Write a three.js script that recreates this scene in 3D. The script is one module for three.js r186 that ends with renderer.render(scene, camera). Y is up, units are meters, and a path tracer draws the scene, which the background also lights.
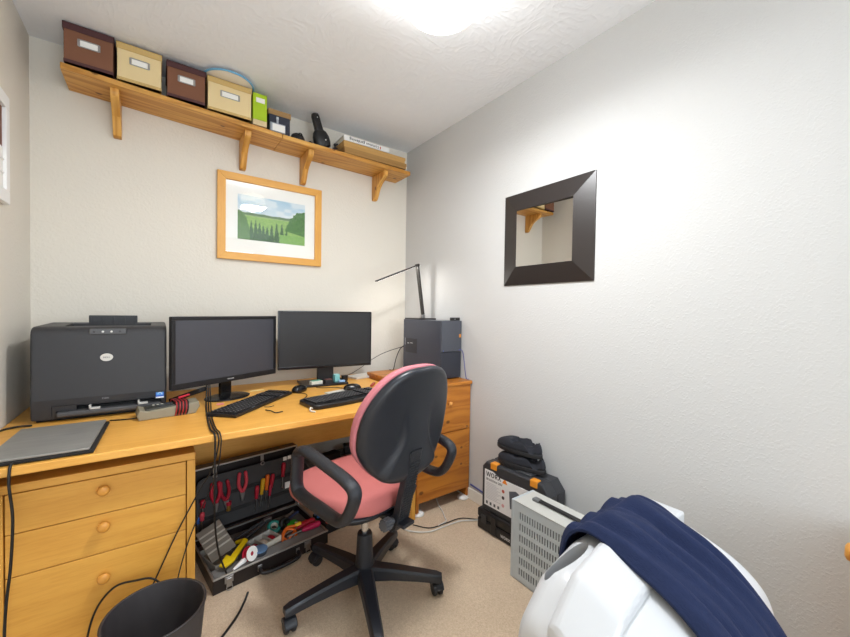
import * as THREE from 'three';
import { RoundedBoxGeometry } from 'three/addons/geometries/RoundedBoxGeometry.js';
import { RectAreaLightUniformsLib } from 'three/addons/lights/RectAreaLightUniformsLib.js';
import { Brush, Evaluator, SUBTRACTION } from 'three-bvh-csg';
import { mergeGeometries, mergeVertices, toCreasedNormals } from 'three/addons/utils/BufferGeometryUtils.js';

// ---------------------------------------------------------------- room measures (metres; the camera stands at x = z = 0)
const XR = 1.607, XL = -0.483, ZB = -2.502, ZF = 2.40, YC = 2.4286, EYE = 1.179;
const DESK_Y = 0.71, DESK_FRONT = -1.553;

// ---------------------------------------------------------------- camera, sky, lights, exposure
const scene = new THREE.Scene();
const F_PX = 370.94, YAW = 0.6255, PITCH = 0.0203, ROLL = 0.0152;
const camera = new THREE.PerspectiveCamera(2 * Math.atan(318.5 / F_PX) * 180 / Math.PI, 850 / 637, 0.02, 60);
camera.position.set(0, EYE, 0);
{
  const f = new THREE.Vector3(Math.sin(YAW) * Math.cos(PITCH), -Math.sin(PITCH), -Math.cos(YAW) * Math.cos(PITCH));
  const r = new THREE.Vector3(Math.cos(YAW), 0, Math.sin(YAW)), u = new THREE.Vector3().crossVectors(r, f);
  const r2 = r.clone().multiplyScalar(Math.cos(ROLL)).addScaledVector(u, Math.sin(ROLL));
  const u2 = u.clone().multiplyScalar(Math.cos(ROLL)).addScaledVector(r, -Math.sin(ROLL));
  camera.quaternion.setFromRotationMatrix(new THREE.Matrix4().makeBasis(r2, u2, f.clone().negate()));
}
scene.add(camera);

const renderer = new THREE.WebGLRenderer({ antialias: true });
renderer.toneMapping = THREE.LinearToneMapping;
renderer.toneMappingExposure = 1.04;
renderer.shadowMap.enabled = true;
renderer.shadowMap.type = THREE.PCFSoftShadowMap;
RectAreaLightUniformsLib.init();

scene.background = new THREE.Color().setRGB(1.0, 1.1, 1.25);      // overcast sky outside the window behind the camera
const WIN = { x0: -0.38, x1: 1.48, y0: 0.45, y1: 2.24 };             // window opening in the wall behind the camera
{
  const day = new THREE.RectAreaLight(new THREE.Color().setRGB(0.88, 0.985, 1.08), 4.9, WIN.x1 - WIN.x0 - 0.1, WIN.y1 - WIN.y0 - 0.1);
  day.position.set((WIN.x0 + WIN.x1) / 2, (WIN.y0 + WIN.y1) / 2, ZF - 0.015);
  day.lookAt((WIN.x0 + WIN.x1) / 2, (WIN.y0 + WIN.y1) / 2, -3);
  scene.add(day);
}
const LAMP = { x: 0.765, y: 2.185, z: -0.99, r: 0.115 };              // ceiling pendant: light set inside its glowing diffuser
{
  const lampWhite = new THREE.Color().setRGB(0.98, 1.0, 1.02);
  const down = new THREE.RectAreaLight(lampWhite, 140, LAMP.r * 1.75, LAMP.r * 1.75);   // the glowing disc under the shade
  down.position.set(LAMP.x, LAMP.y - 0.016, LAMP.z); down.up.set(0, 0, 1); down.lookAt(LAMP.x, 0, LAMP.z); scene.add(down);
  const up = new THREE.RectAreaLight(lampWhite, 75, LAMP.r * 1.4, LAMP.r * 1.4);         // the open top of the shade
  up.position.set(LAMP.x, LAMP.y + 0.104, LAMP.z); up.up.set(0, 0, 1); up.lookAt(LAMP.x, 3, LAMP.z); scene.add(up);
  const bulb = new THREE.PointLight(lampWhite, 0.65, 0, 2);                                 // light that leaves through the cloth and the open top
  bulb.position.set(LAMP.x, LAMP.y + 0.004, LAMP.z);
  bulb.castShadow = true; bulb.shadow.radius = 3; bulb.shadow.mapSize.set(1024, 1024);
  scene.add(bulb);
}

// ---------------------------------------------------------------- helpers
let seed = 20417;
const rnd = () => { seed = (seed * 1664525 + 1013904223) >>> 0; return seed / 4294967296; };
const rr = (a, b) => a + (b - a) * rnd();
const V = (x, y, z) => new THREE.Vector3(x, y, z);
const used = new Map();
function numbered(name) { const n = used.get(name) || 0; used.set(name, n + 1); return n ? `${name}_${String(n).padStart(3, '0')}` : name; }
const fl = (a, b, t) => a + (b - a) * t, sm = (a, b, x) => { const t = Math.min(1, Math.max(0, (x - a) / (b - a))); return t * t * (3 - 2 * t); };

function shade(o) { o.traverse(c => { if (c.isMesh) { c.castShadow = true; c.receiveShadow = true; } }); return o; }
function tag(o, label, category, group) { o.userData.label = label; o.userData.category = category; if (group) o.userData.group = group; return o; }
function thing(name, label, category, pos = [0, 0, 0], turn = 0, group) {
  const g = new THREE.Group(); g.name = numbered(name); g.position.set(...pos); g.rotation.y = turn;
  scene.add(g); return tag(g, label, category, group);
}
function part(name, geo, mat, parent, label) {
  const m = new THREE.Mesh(Array.isArray(geo) ? merge(geo) : geo, mat); m.name = name; m.castShadow = m.receiveShadow = true;
  if (label) m.userData.label = label;
  parent.add(m); return m;
}
function single(name, geo, mat, label, category, group) {            // a thing that is one mesh, its origin at the middle of its base
  const g = Array.isArray(geo) ? merge(geo) : geo; g.computeBoundingBox(); const c = g.boundingBox.getCenter(V(0, 0, 0)), y0 = g.boundingBox.min.y;
  g.translate(-c.x, -y0, -c.z);
  const m = part(numbered(name), g, mat, scene); m.position.set(c.x, y0, c.z); return tag(m, label, category, group);
}
function struct(name, geo, mat, parent = scene, label) { const m = part(name, geo, mat, parent, label); if (parent === scene) m.userData.kind = 'structure'; return m; }
function merge(list) {
  const gs = list.map(g => { const n = g.index ? g.toNonIndexed() : g; for (const k of Object.keys(n.attributes)) if (!['position', 'normal', 'uv'].includes(k)) n.deleteAttribute(k);
    if (!n.attributes.uv) n.setAttribute('uv', new THREE.Float32BufferAttribute(new Float32Array(n.attributes.position.count * 2), 2)); return n; });
  return gs.length === 1 ? gs[0] : mergeGeometries(gs);
}
const T = (g, x = 0, y = 0, z = 0) => g.translate(x, y, z);
// uv in metres from the faces' directions; along = axis the grain runs along
function uvm(geo, along = 'x', off = [0, 0]) {
  const g = geo.index ? geo.toNonIndexed() : geo, p = g.attributes.position, uv = new Float32Array(p.count * 2);
  const a = V(0, 0, 0), b = V(0, 0, 0), c = V(0, 0, 0), ai = 'xyz'.indexOf(along);
  for (let i = 0; i < p.count; i += 3) {
    a.fromBufferAttribute(p, i); b.fromBufferAttribute(p, i + 1); c.fromBufferAttribute(p, i + 2);
    const n = b.clone().sub(a).cross(c.clone().sub(a)), m = [Math.abs(n.x), Math.abs(n.y), Math.abs(n.z)], k = m.indexOf(Math.max(...m));
    let ui = ai, vi; if (k === ai) { ui = (ai + 1) % 3; vi = (ai + 2) % 3; } else vi = 3 - ai - k;
    [a, b, c].forEach((q, j) => { uv[(i + j) * 2] = q.getComponent(ui) + off[0]; uv[(i + j) * 2 + 1] = q.getComponent(vi) + off[1] + (k === ai ? 7.3 : 0); });
  }
  g.setAttribute('uv', new THREE.BufferAttribute(uv, 2)); return g;
}
function box(x0, x1, y0, y1, z0, z1, r = 0.003, along = 'x', seg = 2) {
  const w = Math.abs(x1 - x0), h = Math.abs(y1 - y0), d = Math.abs(z1 - z0);
  const g = r > 0 ? new RoundedBoxGeometry(w, h, d, seg, Math.min(r, w * 0.49, h * 0.49, d * 0.49)) : new THREE.BoxGeometry(w, h, d);
  return uvm(g.translate((x0 + x1) / 2, (y0 + y1) / 2, (z0 + z1) / 2), along, [rnd() * 3, rnd() * 3]);
}
const cbox = (w, h, d, x, y, z, r = 0.002, along = 'x', seg = 1) => box(x - w / 2, x + w / 2, y - h / 2, y + h / 2, z - d / 2, z + d / 2, r, along, seg);
function tube(pts, r, seg = 0, rad = 8, closed = false, tension = 0.5) {
  const c = new THREE.CatmullRomCurve3(pts.map(p => p.isVector3 ? p : V(...p)), closed, 'catmullrom', tension);
  const g = new THREE.TubeGeometry(c, seg || Math.max(8, pts.length * 10), r, rad, closed);
  if (closed) return g;
  const caps = [0, 1].map(t => { const s = new THREE.SphereGeometry(r, rad, 4); const p = c.getPoint(t); return s.translate(p.x, p.y, p.z); });
  return merge([g, ...caps]);
}
function rod(a, b, r0, r1 = r0, seg = 12) {
  const A = V(...a), B = V(...b), d = B.clone().sub(A), g = new THREE.CylinderGeometry(r1, r0, d.length(), seg);
  g.applyQuaternion(new THREE.Quaternion().setFromUnitVectors(V(0, 1, 0), d.clone().normalize()));
  const m = A.add(B).multiplyScalar(0.5); return g.translate(m.x, m.y, m.z);
}
// cut the second geometry (a list of solids) out of the first
const csg = new Evaluator(); csg.useGroups = false; csg.attributes = ['position', 'normal', 'uv'];
function cut(g, tools) {
  const prep = q => { const n = q.index ? q.toNonIndexed() : q; if (!n.attributes.uv) n.setAttribute('uv', new THREE.Float32BufferAttribute(new Float32Array(n.attributes.position.count * 2), 2)); for (const k of Object.keys(n.attributes)) if (!['position', 'normal', 'uv'].includes(k)) n.deleteAttribute(k); n.clearGroups(); const b = new Brush(n); b.updateMatrixWorld(); return b; };
  let a = prep(g); for (const t of tools) { a = csg.evaluate(a, prep(t), SUBTRACTION); }
  return a.geometry;
}
const lathe = (pts, seg = 32) => new THREE.LatheGeometry(pts.map(p => new THREE.Vector2(p[0], p[1])), seg);
function extr(pts, depth, bevel = 0.002, holes = [], seg = 2, steps = 1) {       // outline in x,y; thickness along z from 0 to depth
  const s = Array.isArray(pts) ? new THREE.Shape(pts.map(p => new THREE.Vector2(p[0], p[1]))) : pts;
  for (const h of holes) s.holes.push(Array.isArray(h) ? new THREE.Path(h.map(p => new THREE.Vector2(p[0], p[1]))) : h);
  const g = new THREE.ExtrudeGeometry(s, { depth: depth - 2 * bevel, bevelEnabled: bevel > 0, bevelThickness: bevel, bevelSize: bevel, bevelOffset: -bevel, bevelSegments: seg, steps, curveSegments: 10 });
  return g.translate(0, 0, bevel);
}
// closed solid made of stacked outlines: outline(t) -> [x, z] for t in 0..1; rings = [[scale, y, dx, dz], ...]
function stack(outline, rings, n = 40) {
  const pos = [], idx = [];
  for (const [s, y, dx = 0, dz = 0] of rings) for (let i = 0; i < n; i++) { const [x, z] = outline(i / n); pos.push(x * s + dx, y, z * s + dz); }
  for (let k = 0; k < rings.length - 1; k++) for (let i = 0; i < n; i++) { const a = k * n + i, b = k * n + (i + 1) % n, c = a + n, d = b + n; idx.push(a, b, c, b, d, c); }
  for (const [k, flip] of [[0, false], [rings.length - 1, true]]) {
    const c = pos.length / 3, [s, y, dx = 0, dz = 0] = rings[k]; pos.push(dx, y, dz);
    for (let i = 0; i < n; i++) { const a = k * n + i, b = k * n + (i + 1) % n; flip ? idx.push(c, a, b) : idx.push(c, b, a); }
  }
  const g = new THREE.BufferGeometry(); g.setAttribute('position', new THREE.Float32BufferAttribute(pos, 3)); g.setIndex(idx); g.computeVertexNormals();
  return g;
}
const superell = (a, b, e = 3) => t => { const th = -t * Math.PI * 2, c = Math.cos(th), s = Math.sin(th); return [a * Math.sign(c) * Math.abs(c) ** (2 / e), b * Math.sign(s) * Math.abs(s) ** (2 / e)]; };
// a sheet with thickness: fn(u, v) -> Vector3, u, v in 0..1
function sheet(fn, nu, nv, th) {
  const P = [], N = [], e = 1e-3;
  for (let i = 0; i <= nu; i++) for (let j = 0; j <= nv; j++) {
    const u = i / nu, v = j / nv, p = fn(u, v), du = fn(Math.min(1, u + e), v).sub(fn(Math.max(0, u - e), v)), dv = fn(u, Math.min(1, v + e)).sub(fn(u, Math.max(0, v - e)));
    P.push(p); N.push(du.cross(dv).normalize());
  }
  const w = nv + 1, n = P.length, pos = [], uv = [], idx = [];
  for (const s of [0.5, -0.5]) P.forEach((p, k) => { const q = p.clone().addScaledVector(N[k], s * th); pos.push(q.x, q.y, q.z); uv.push(Math.floor(k / w) / nu, (k % w) / nv); });
  for (let i = 0; i < nu; i++) for (let j = 0; j < nv; j++) { const a = i * w + j, b = a + 1, c = a + w, d = c + 1; idx.push(a, c, b, b, c, d, a + n, b + n, c + n, b + n, d + n, c + n); }
  const rim = []; for (let j = 0; j < nv; j++) rim.push(j); for (let i = 0; i < nu; i++) rim.push(i * w + nv); for (let j = nv; j > 0; j--) rim.push(nu * w + j); for (let i = nu; i > 0; i--) rim.push(i * w);
  for (let k = 0; k < rim.length; k++) { const a = rim[k], b = rim[(k + 1) % rim.length]; idx.push(a, b, a + n, b, b + n, a + n); }
  const g = new THREE.BufferGeometry(); g.setAttribute('position', new THREE.Float32BufferAttribute(pos, 3)); g.setAttribute('uv', new THREE.Float32BufferAttribute(uv, 2)); g.setIndex(idx); g.computeVertexNormals(); return g;
}

// ---------------------------------------------------------------- textures
function lattice(n, s) { let q = s >>> 0; const a = new Float32Array(n * n); for (let i = 0; i < a.length; i++) { q = (q * 1664525 + 1013904223) >>> 0; a[i] = q / 4294967296; } return a; }
function noiser(nx, ny, s) {                                          // tiling value noise on u, v in 0..1
  const N = Math.max(nx, ny), L = lattice(N, s);
  return (u, v) => { const x = u * nx, y = v * ny, xi = Math.floor(x), yi = Math.floor(y), fx = x - xi, fy = y - yi, sx = fx * fx * (3 - 2 * fx), sy = fy * fy * (3 - 2 * fy);
    const x0 = ((xi % nx) + nx) % nx, x1 = (x0 + 1) % nx, y0 = ((yi % ny) + ny) % ny, y1 = (y0 + 1) % ny;
    return fl(fl(L[y0 * N + x0], L[y0 * N + x1], sx), fl(L[y1 * N + x0], L[y1 * N + x1], sx), sy); };
}
function dataTex(w, h, fn, srgb, size, wrap = THREE.RepeatWrapping) {     // fn(u, v) -> grey or [r, g, b] in 0..1 (sRGB if srgb); size = metres a tile covers
  const d = new Uint8Array(w * h * 4);
  for (let j = 0; j < h; j++) for (let i = 0; i < w; i++) { const c = fn(i / w, j / h), k = (j * w + i) * 4, a = Array.isArray(c) ? c : [c, c, c]; for (let m = 0; m < 3; m++) d[k + m] = Math.max(0, Math.min(255, a[m] * 255)); d[k + 3] = 255; }
  const t = new THREE.DataTexture(d, w, h); t.magFilter = THREE.LinearFilter; t.minFilter = THREE.LinearMipmapLinearFilter; t.generateMipmaps = true; t.wrapS = t.wrapT = wrap;
  if (srgb) t.colorSpace = THREE.SRGBColorSpace; if (size) t.repeat.set(1 / size[0], 1 / size[1]); t.needsUpdate = true; return t;
}
const hex = h => [(h >> 16 & 255) / 255, (h >> 8 & 255) / 255, (h & 255) / 255];
const mixc = (a, b, t) => [fl(a[0], b[0], t), fl(a[1], b[1], t), fl(a[2], b[2], t)];
function woodTex(base, dark, o) {
  const n1 = noiser(3, 12, o.seed), n2 = noiser(8, 90, o.seed + 1), n3 = noiser(40, 240, o.seed + 2), n4 = noiser(2, 4, o.seed + 3), A = hex(base), B = hex(dark);
  const knots = (o.knots || []);
  return dataTex(512, 512, (u, v) => {
    let vv = v, kn = 0;
    for (const [ku, kv, kr] of knots) { const du = (u - ku) * o.size[0], dv = (v - kv) * o.size[1], d = Math.hypot(du * 0.7, dv); kn = Math.max(kn, 1 - sm(kr * 0.45, kr, d)); vv += Math.sign(dv || 1) * 0.05 * Math.exp(-d * d / (kr * kr * 6)); }
    const ring = 0.5 + 0.5 * Math.sin((vv * o.rings + n4(u, vv) * o.wave + n1(u, vv) * 1.2) * Math.PI * 2);
    let t = o.ringAmt * ring ** 2 + o.fleck * n3(u, v) * n2(u, v) + o.patch * n1(u, v);
    return mixc(mixc(A, B, Math.min(1, t)), hex(0x5a3212), kn * 0.75);
  }, true, o.size, THREE.MirroredRepeatWrapping);
}
function canvasTex(w, h, draw) { const c = document.createElement('canvas'); c.width = w; c.height = h; draw(c.getContext('2d'), w, h); const t = new THREE.CanvasTexture(c); t.colorSpace = THREE.SRGBColorSpace; return t; }
const M = (color, rough = 0.5, extra = {}) => new THREE.MeshStandardMaterial({ color, roughness: rough, ...extra });
const MP = (color, rough, extra) => new THREE.MeshPhysicalMaterial({ color, roughness: rough, ...extra });

const texWall = (() => { const a = noiser(90, 90, 11), b = noiser(180, 180, 12), c = noiser(30, 30, 13); return dataTex(1024, 1024, (u, v) => sm(0.42, 0.75, a(u, v) * 0.6 + b(u, v) * 0.3 + c(u, v) * 0.15), false, [0.8, 0.8]); })();
const texChip = (() => { const a = noiser(70, 70, 21), b = noiser(140, 140, 22), c = noiser(12, 12, 23); return dataTex(1024, 1024, (u, v) => 0.65 * sm(0.55, 0.8, a(u, v)) * (0.4 + c(u, v)) + 0.35 * b(u, v), false, [0.38, 0.38]); })();
const texArtex = (() => { const wx = noiser(9, 9, 31), wy = noiser(9, 9, 32), a = noiser(70, 34, 33), b = noiser(36, 72, 34), c = noiser(11, 11, 35), d = noiser(120, 120, 36);
  return dataTex(1024, 1024, (u, v) => { const U = u + 0.05 * wx(u, v), W = v + 0.05 * wy(u, v), k = sm(0.35, 0.65, c(u, v)); const r = fl(1 - Math.abs(2 * a(U, W) - 1), 1 - Math.abs(2 * b(U, W) - 1), k); return 0.75 * r ** 2 + 0.25 * d(u, v); }, false, [1.3, 1.3]); })();
const texCarpet = (() => { const a = noiser(256, 256, 41), b = noiser(128, 128, 42), c = noiser(6, 6, 43); const A = hex(0xe0cbb0), B = hex(0xbfa78d); return dataTex(1024, 1024, (u, v) => mixc(A, B, 0.55 * a(u, v) + 0.35 * b(u, v) + 0.25 * (c(u, v) - 0.5)), true, [0.7, 0.7]); })();
const texPile = (() => { const a = noiser(256, 256, 44), b = noiser(110, 110, 45); return dataTex(512, 512, (u, v) => 0.6 * a(u, v) + 0.4 * b(u, v), false, [0.35, 0.35]); })();
const texWeave = dataTex(64, 64, (u, v) => 0.5 + 0.25 * Math.sin(u * 8 * 2 * Math.PI) + 0.25 * Math.sin(v * 8 * 2 * Math.PI), false, [0.02, 0.02]);
const texGrain = (() => { const a = noiser(128, 128, 51); return dataTex(256, 256, (u, v) => a(u, v), false, [0.08, 0.08]); })();

const beechTex = woodTex(0xf0b65a, 0xd9983c, { seed: 61, size: [0.9, 0.5], rings: 5, wave: 1.5, ringAmt: 0.22, fleck: 0.55, patch: 0.3 });
const beechTex2 = woodTex(0xe6ac4e, 0xcd8f38, { seed: 71, size: [0.9, 0.5], rings: 4, wave: 1.2, ringAmt: 0.2, fleck: 0.5, patch: 0.3 });
const pineTex = woodTex(0xc9822f, 0xa05a1a, { seed: 81, size: [0.7, 0.34], rings: 7, wave: 1.6, ringAmt: 0.45, fleck: 0.25, patch: 0.35, knots: [[0.2, 0.3, 0.013], [0.55, 0.75, 0.011], [0.85, 0.45, 0.014], [0.42, 0.15, 0.009], [0.7, 0.1, 0.01]] });
const shelfTex = woodTex(0xe3af5c, 0xb97a2b, { seed: 91, size: [1.1, 0.26], rings: 6, wave: 1.3, ringAmt: 0.6, fleck: 0.2, patch: 0.3, knots: [[0.3, 0.35, 0.012], [0.78, 0.6, 0.01]] });
const mats = {
  wall: M(0xe1dbcf, 0.9, { bumpMap: texWall, bumpScale: 0.0004 }),
  wallChip: M(0xcdcdcc, 0.88, { bumpMap: texChip, bumpScale: 0.0005 }),
  ceiling: M(0xf3f6fa, 0.85, { bumpMap: texArtex, bumpScale: 0.0016 }),
  carpet: M(0xffffff, 1, { map: texCarpet, bumpMap: texPile, bumpScale: 0.003 }),
  trim: M(0xece8df, 0.45), white: M(0xf1f0ee, 0.4), paper: M(0xf2f1ec, 0.85),
  beech: M(0xffffff, 0.42, { map: beechTex }), beech2: M(0xffffff, 0.42, { map: beechTex2 }), pine: M(0xffffff, 0.4, { map: pineTex }), shelf: M(0xffffff, 0.45, { map: shelfTex }),
  knobWood: M(0xd8963f, 0.4), board: M(0xb98a45, 0.6, { map: beechTex }),
  black: M(0x17171a, 0.42, { bumpMap: texGrain, bumpScale: 0.0002 }), blackGloss: M(0x121214, 0.2), blackMatt: M(0x1a1a1c, 0.75), dark: M(0x0c0c0d, 0.8), charcoal: M(0x303134, 0.5, { bumpMap: texGrain, bumpScale: 0.0002 }),
  chrome: M(0xcfcfd2, 0.22, { metalness: 1 }), steel: M(0xa9a9aa, 0.38, { metalness: 1 }), aluminium: M(0xb4b2ad, 0.45, { metalness: 0.9 }),
  cable: M(0x141415, 0.5), cableWhite: M(0xdcd9d2, 0.5), cableBlue: M(0x4f5596, 0.5), cableRed: M(0xa02a2c, 0.45),
  key: M(0x1d1d20, 0.5),
};
// ---------------------------------------------------------------- the room
struct('floor', box(XL - 0.12, XR + 0.12, -0.12, 0, ZB - 0.12, ZF + 0.12, 0), mats.carpet);
struct('ceiling', box(XL - 0.12, XR + 0.12, YC, YC + 0.12, ZB - 0.12, ZF + 0.12, 0), mats.ceiling);
struct('wall_back', box(XL - 0.12, XR + 0.12, 0, YC, ZB - 0.12, ZB, 0), mats.wall);
struct('wall_right', box(XR, XR + 0.12, 0, YC, ZB, ZF, 0, 'z'), mats.wallChip);
struct('wall_left', box(XL - 0.12, XL, 0, YC, ZB, ZF, 0, 'z'), mats.wall);
struct('wall_front', [box(XL - 0.12, WIN.x0, 0, YC, ZF, ZF + 0.12, 0), box(WIN.x1, XR + 0.12, 0, YC, ZF, ZF + 0.12, 0), box(WIN.x0, WIN.x1, 0, WIN.y0, ZF, ZF + 0.12, 0), box(WIN.x0, WIN.x1, WIN.y1, YC, ZF, ZF + 0.12, 0)], mats.wall);
{
  const z0 = ZF + 0.04, z1 = ZF + 0.09, b = 0.055, xm = (WIN.x0 + WIN.x1) / 2;
  const w = struct('window_1', [box(WIN.x0, WIN.x0 + b, WIN.y0, WIN.y1, z0, z1), box(WIN.x1 - b, WIN.x1, WIN.y0, WIN.y1, z0, z1), box(WIN.x0 + b, WIN.x1 - b, WIN.y0, WIN.y0 + b, z0, z1), box(WIN.x0 + b, WIN.x1 - b, WIN.y1 - b, WIN.y1, z0, z1), box(xm - 0.03, xm + 0.03, WIN.y0 + b, WIN.y1 - b, z0, z1)], mats.white);
  const glass = MP(0xffffff, 0, { transmission: 1, thickness: 0, ior: 1.5 });
  part('pane', box(WIN.x0 + b, xm - 0.03, WIN.y0 + b, WIN.y1 - b, z0 + 0.02, z0 + 0.026, 0), glass, w);
  part('pane', box(xm + 0.03, WIN.x1 - b, WIN.y0 + b, WIN.y1 - b, z0 + 0.02, z0 + 0.026, 0), glass, w);
  part('window_sill', box(WIN.x0 - 0.05, WIN.x1 + 0.05, WIN.y0 - 0.025, WIN.y0, ZF - 0.06, ZF + 0.04, 0.006), mats.white, w);
  struct('trim_1', box(WIN.x0, WIN.x1, WIN.y1 - 0.004, WIN.y1, ZF, ZF + 0.04, 0), mats.white);
}
const skirt = (name, ...b) => struct(name, box(...b, 0.004), mats.trim);
skirt('baseboard_right', XR - 0.014, XR, 0, 0.068, ZB, ZF);
skirt('baseboard_back', XL, XR - 0.014, 0, 0.068, ZB, ZB + 0.014);
skirt('baseboard_left', XL, XL + 0.014, 0, 0.068, ZB + 0.014, ZF - 0.014);
skirt('baseboard_front', XL, XR - 0.014, 0, 0.068, ZF - 0.014, ZF);

// ---------------------------------------------------------------- ceiling pendant (its light is set at the top, inside the diffuser)
{
  const t = thing('pendant_lamp', 'round white pendant lamp shade hanging from the textured ceiling', 'lamp', [LAMP.x, 0, LAMP.z]);
  const y = LAMP.y, r = LAMP.r;
  part('diffuser', T(lathe([[0.0005, -0.014], [r * 0.55, -0.0125], [r * 0.9, -0.007], [r * 0.965, 0.002], [r * 0.9, 0.012], [0.0005, 0.014]], 48), 0, y, 0), new THREE.MeshStandardMaterial({ color: 0xffffff, roughness: 0.6, emissive: new THREE.Color().setRGB(1, 0.975, 0.94), emissiveIntensity: 1.25 }), t);
  const shadeMat = MP(0xf4efe4, 0.95, { transmission: 0.35, thickness: 0, ior: 1.2 });
  part('shade', T(lathe([[r, -0.006], [r + 0.002, -0.006], [r * 0.98, 0.02], [r * 0.86, 0.10], [r * 0.86 - 0.002, 0.10], [r * 0.975, 0.02], [r, -0.006]], 48), 0, y, 0), shadeMat, t);
  part('shade_ring', [T(new THREE.TorusGeometry(r * 0.86, 0.002, 6, 40).rotateX(Math.PI / 2), 0, y + 0.10, 0), rod([-r * 0.86, y + 0.10, 0], [r * 0.86, y + 0.10, 0], 0.0015), rod([0, y + 0.10, -r * 0.86], [0, y + 0.10, r * 0.86], 0.0015)], mats.steel, t);
  part('cord', rod([0, y + 0.02, 0], [0, YC - 0.02, 0], 0.003), mats.white, t);
  part('ceiling_rose', T(lathe([[0.0005, 0], [0.035, 0], [0.04, 0.008], [0.042, 0.025], [0.0005, 0.025]], 32), 0, YC - 0.025, 0), mats.white, t);
}

// ---------------------------------------------------------------- shelf, brackets
const SHELF_F = -2.285;
const shelfTopL = x => 2.250 - 0.043 * ((x + 0.345) / 0.94), shelfTopR = x => 2.206 - 0.012 * ((x - 0.598) / 0.9);
const shelfTop = x => x < 0.597 ? shelfTopL(x) : shelfTopR(x);
{
  const mk = (x0, x1, f, name, label) => {
    const y0 = f(x0), y1 = f(x1), th = 0.026;
    const g = extr([[x0, y0 - th], [x1, y1 - th], [x1, y1], [x0, y0]], ZB * -1 + SHELF_F, 0.004, [], 3).translate(0, 0, ZB + 0.0005);
    return single(name, uvm(g, 'x', [rnd(), rnd()]), mats.shelf, label, 'shelf', 'pine wall shelf boards');
  };
  mk(-0.347, 0.596, shelfTopL, 'shelf_board', 'left pine shelf board carrying the brown and cream boxes');
  mk(0.598, 1.50, shelfTopR, 'shelf_board', 'right pine shelf board carrying the flat stacked books');
  const brX = [[-0.165, 'below the cream and brown boxes, nearest the left wall'], [0.418, 'directly below the green file box'], [0.78, 'just above the right half of the framed landscape'], [1.315, 'nearest the room corner on the right']];
  for (const [x, where] of brX) {
    const top = shelfTop(x) - 0.0276, d = 0.185, h = 0.174;
    const s = new THREE.Shape(); s.moveTo(0, 0); s.lineTo(d, 0); s.lineTo(d, -0.016);
    s.bezierCurveTo(d - 0.004, -0.05, 0.13, -0.055, 0.105, -0.075); s.bezierCurveTo(0.065, -0.10, 0.062, -0.14, 0.034, -h + 0.006); s.lineTo(0.024, -h); s.lineTo(0, -h); s.lineTo(0, 0);
    const g = extr(s, 0.034, 0.003, [], 2).translate(0, 0, -0.017).rotateY(-Math.PI / 2);   // x outward -> +z
    g.translate(x, top, ZB + 0.0005);
    single('shelf_bracket', uvm(g, 'y', [rnd(), rnd()]), mats.shelf, `curved pine shelf bracket ${where}`, 'bracket', 'pine shelf brackets');
  }
}
// ---------------------------------------------------------------- boxes on the shelf
const card = { brown: M(0x7d523b, 0.8), brownLid: M(0x4c2a2b, 0.75), cream: M(0xe6cf9d, 0.85), creamLid: M(0xcbab6d, 0.85) };
function storageBox(x0, x1, h, face, lid, label) {
  const xm = (x0 + x1) / 2, y = Math.max(shelfTop(x0), shelfTop(x1)) + 0.001, zf = SHELF_F + 0.018, d = 0.212, w = x1 - x0;
  const t = thing('storage_box', label, 'storage box', [xm, y, zf], 0, 'card storage boxes on the shelf');
  const lh = 0.03;
  part('body', cbox(w - 0.008, h - 0.012, d - 0.008, 0, (h - 0.012) / 2 + 0.0, -d / 2, 0.002), face, t);
  part('base_band', cbox(w - 0.006, 0.014, d - 0.006, 0, 0.007, -d / 2, 0.001), lid, t);
  part('lid', [cbox(w, 0.003, d, 0, h - 0.0015, -d / 2, 0.001), cbox(w, lh, 0.003, 0, h - lh / 2, -0.0015, 0.001), cbox(w, lh, 0.003, 0, h - lh / 2, -d + 0.0015, 0.001), cbox(0.003, lh, d, -w / 2 + 0.0015, h - lh / 2, -d / 2, 0.001), cbox(0.003, lh, d, w / 2 - 0.0015, h - lh / 2, -d / 2, 0.001)], lid, t);
  const ly = h * 0.57, lw = w * 0.40, hh = 0.03;
  const holder = part('label_holder', [cbox(lw, 0.004, 0.003, 0, ly - hh / 2, -0.0025, 0.001), cbox(lw, 0.004, 0.003, 0, ly + hh / 2, -0.0025, 0.001), cbox(0.008, hh, 0.003, -lw / 2, ly, -0.0025, 0.001), cbox(0.008, hh, 0.003, lw / 2, ly, -0.0025, 0.001)], mats.steel, t, 'metal label holder');
  part('label_card', cbox(lw - 0.01, hh - 0.005, 0.001, 0, ly, -0.003, 0), mats.paper, holder);
  return t;
}
storageBox(-0.337, -0.162, 0.1725, card.brown, card.brownLid, 'brown card storage box with dark lid at the left shelf end');
storageBox(-0.156, 0.02, 0.1725, card.cream, card.creamLid, 'cream card storage box between the two brown boxes');
storageBox(0.036, 0.206, 0.172, card.brown, card.brownLid, 'brown card storage box between the two cream boxes');
storageBox(0.211, 0.428, 0.172, card.cream, card.creamLid, 'wider cream card storage box beside the lime green file');
{ // plate lying on the wide cream box
  const t = thing('plate', 'pale round plate with blue rim lying on the wide cream box', 'plate', [0.318, shelfTop(0.211) + 0.1742, -2.315]);
  part('dish', lathe([[0.0005, 0], [0.07, 0], [0.105, 0.006], [0.122, 0.011], [0.122, 0.013], [0.10, 0.010], [0.0005, 0.004]], 48), M(0xe9e2d2, 0.35), t);
  part('rim', T(new THREE.TorusGeometry(0.123, 0.005, 8, 56).rotateX(Math.PI / 2), 0, 0.0125, 0), M(0x6fb0d6, 0.35), t);
}
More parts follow.
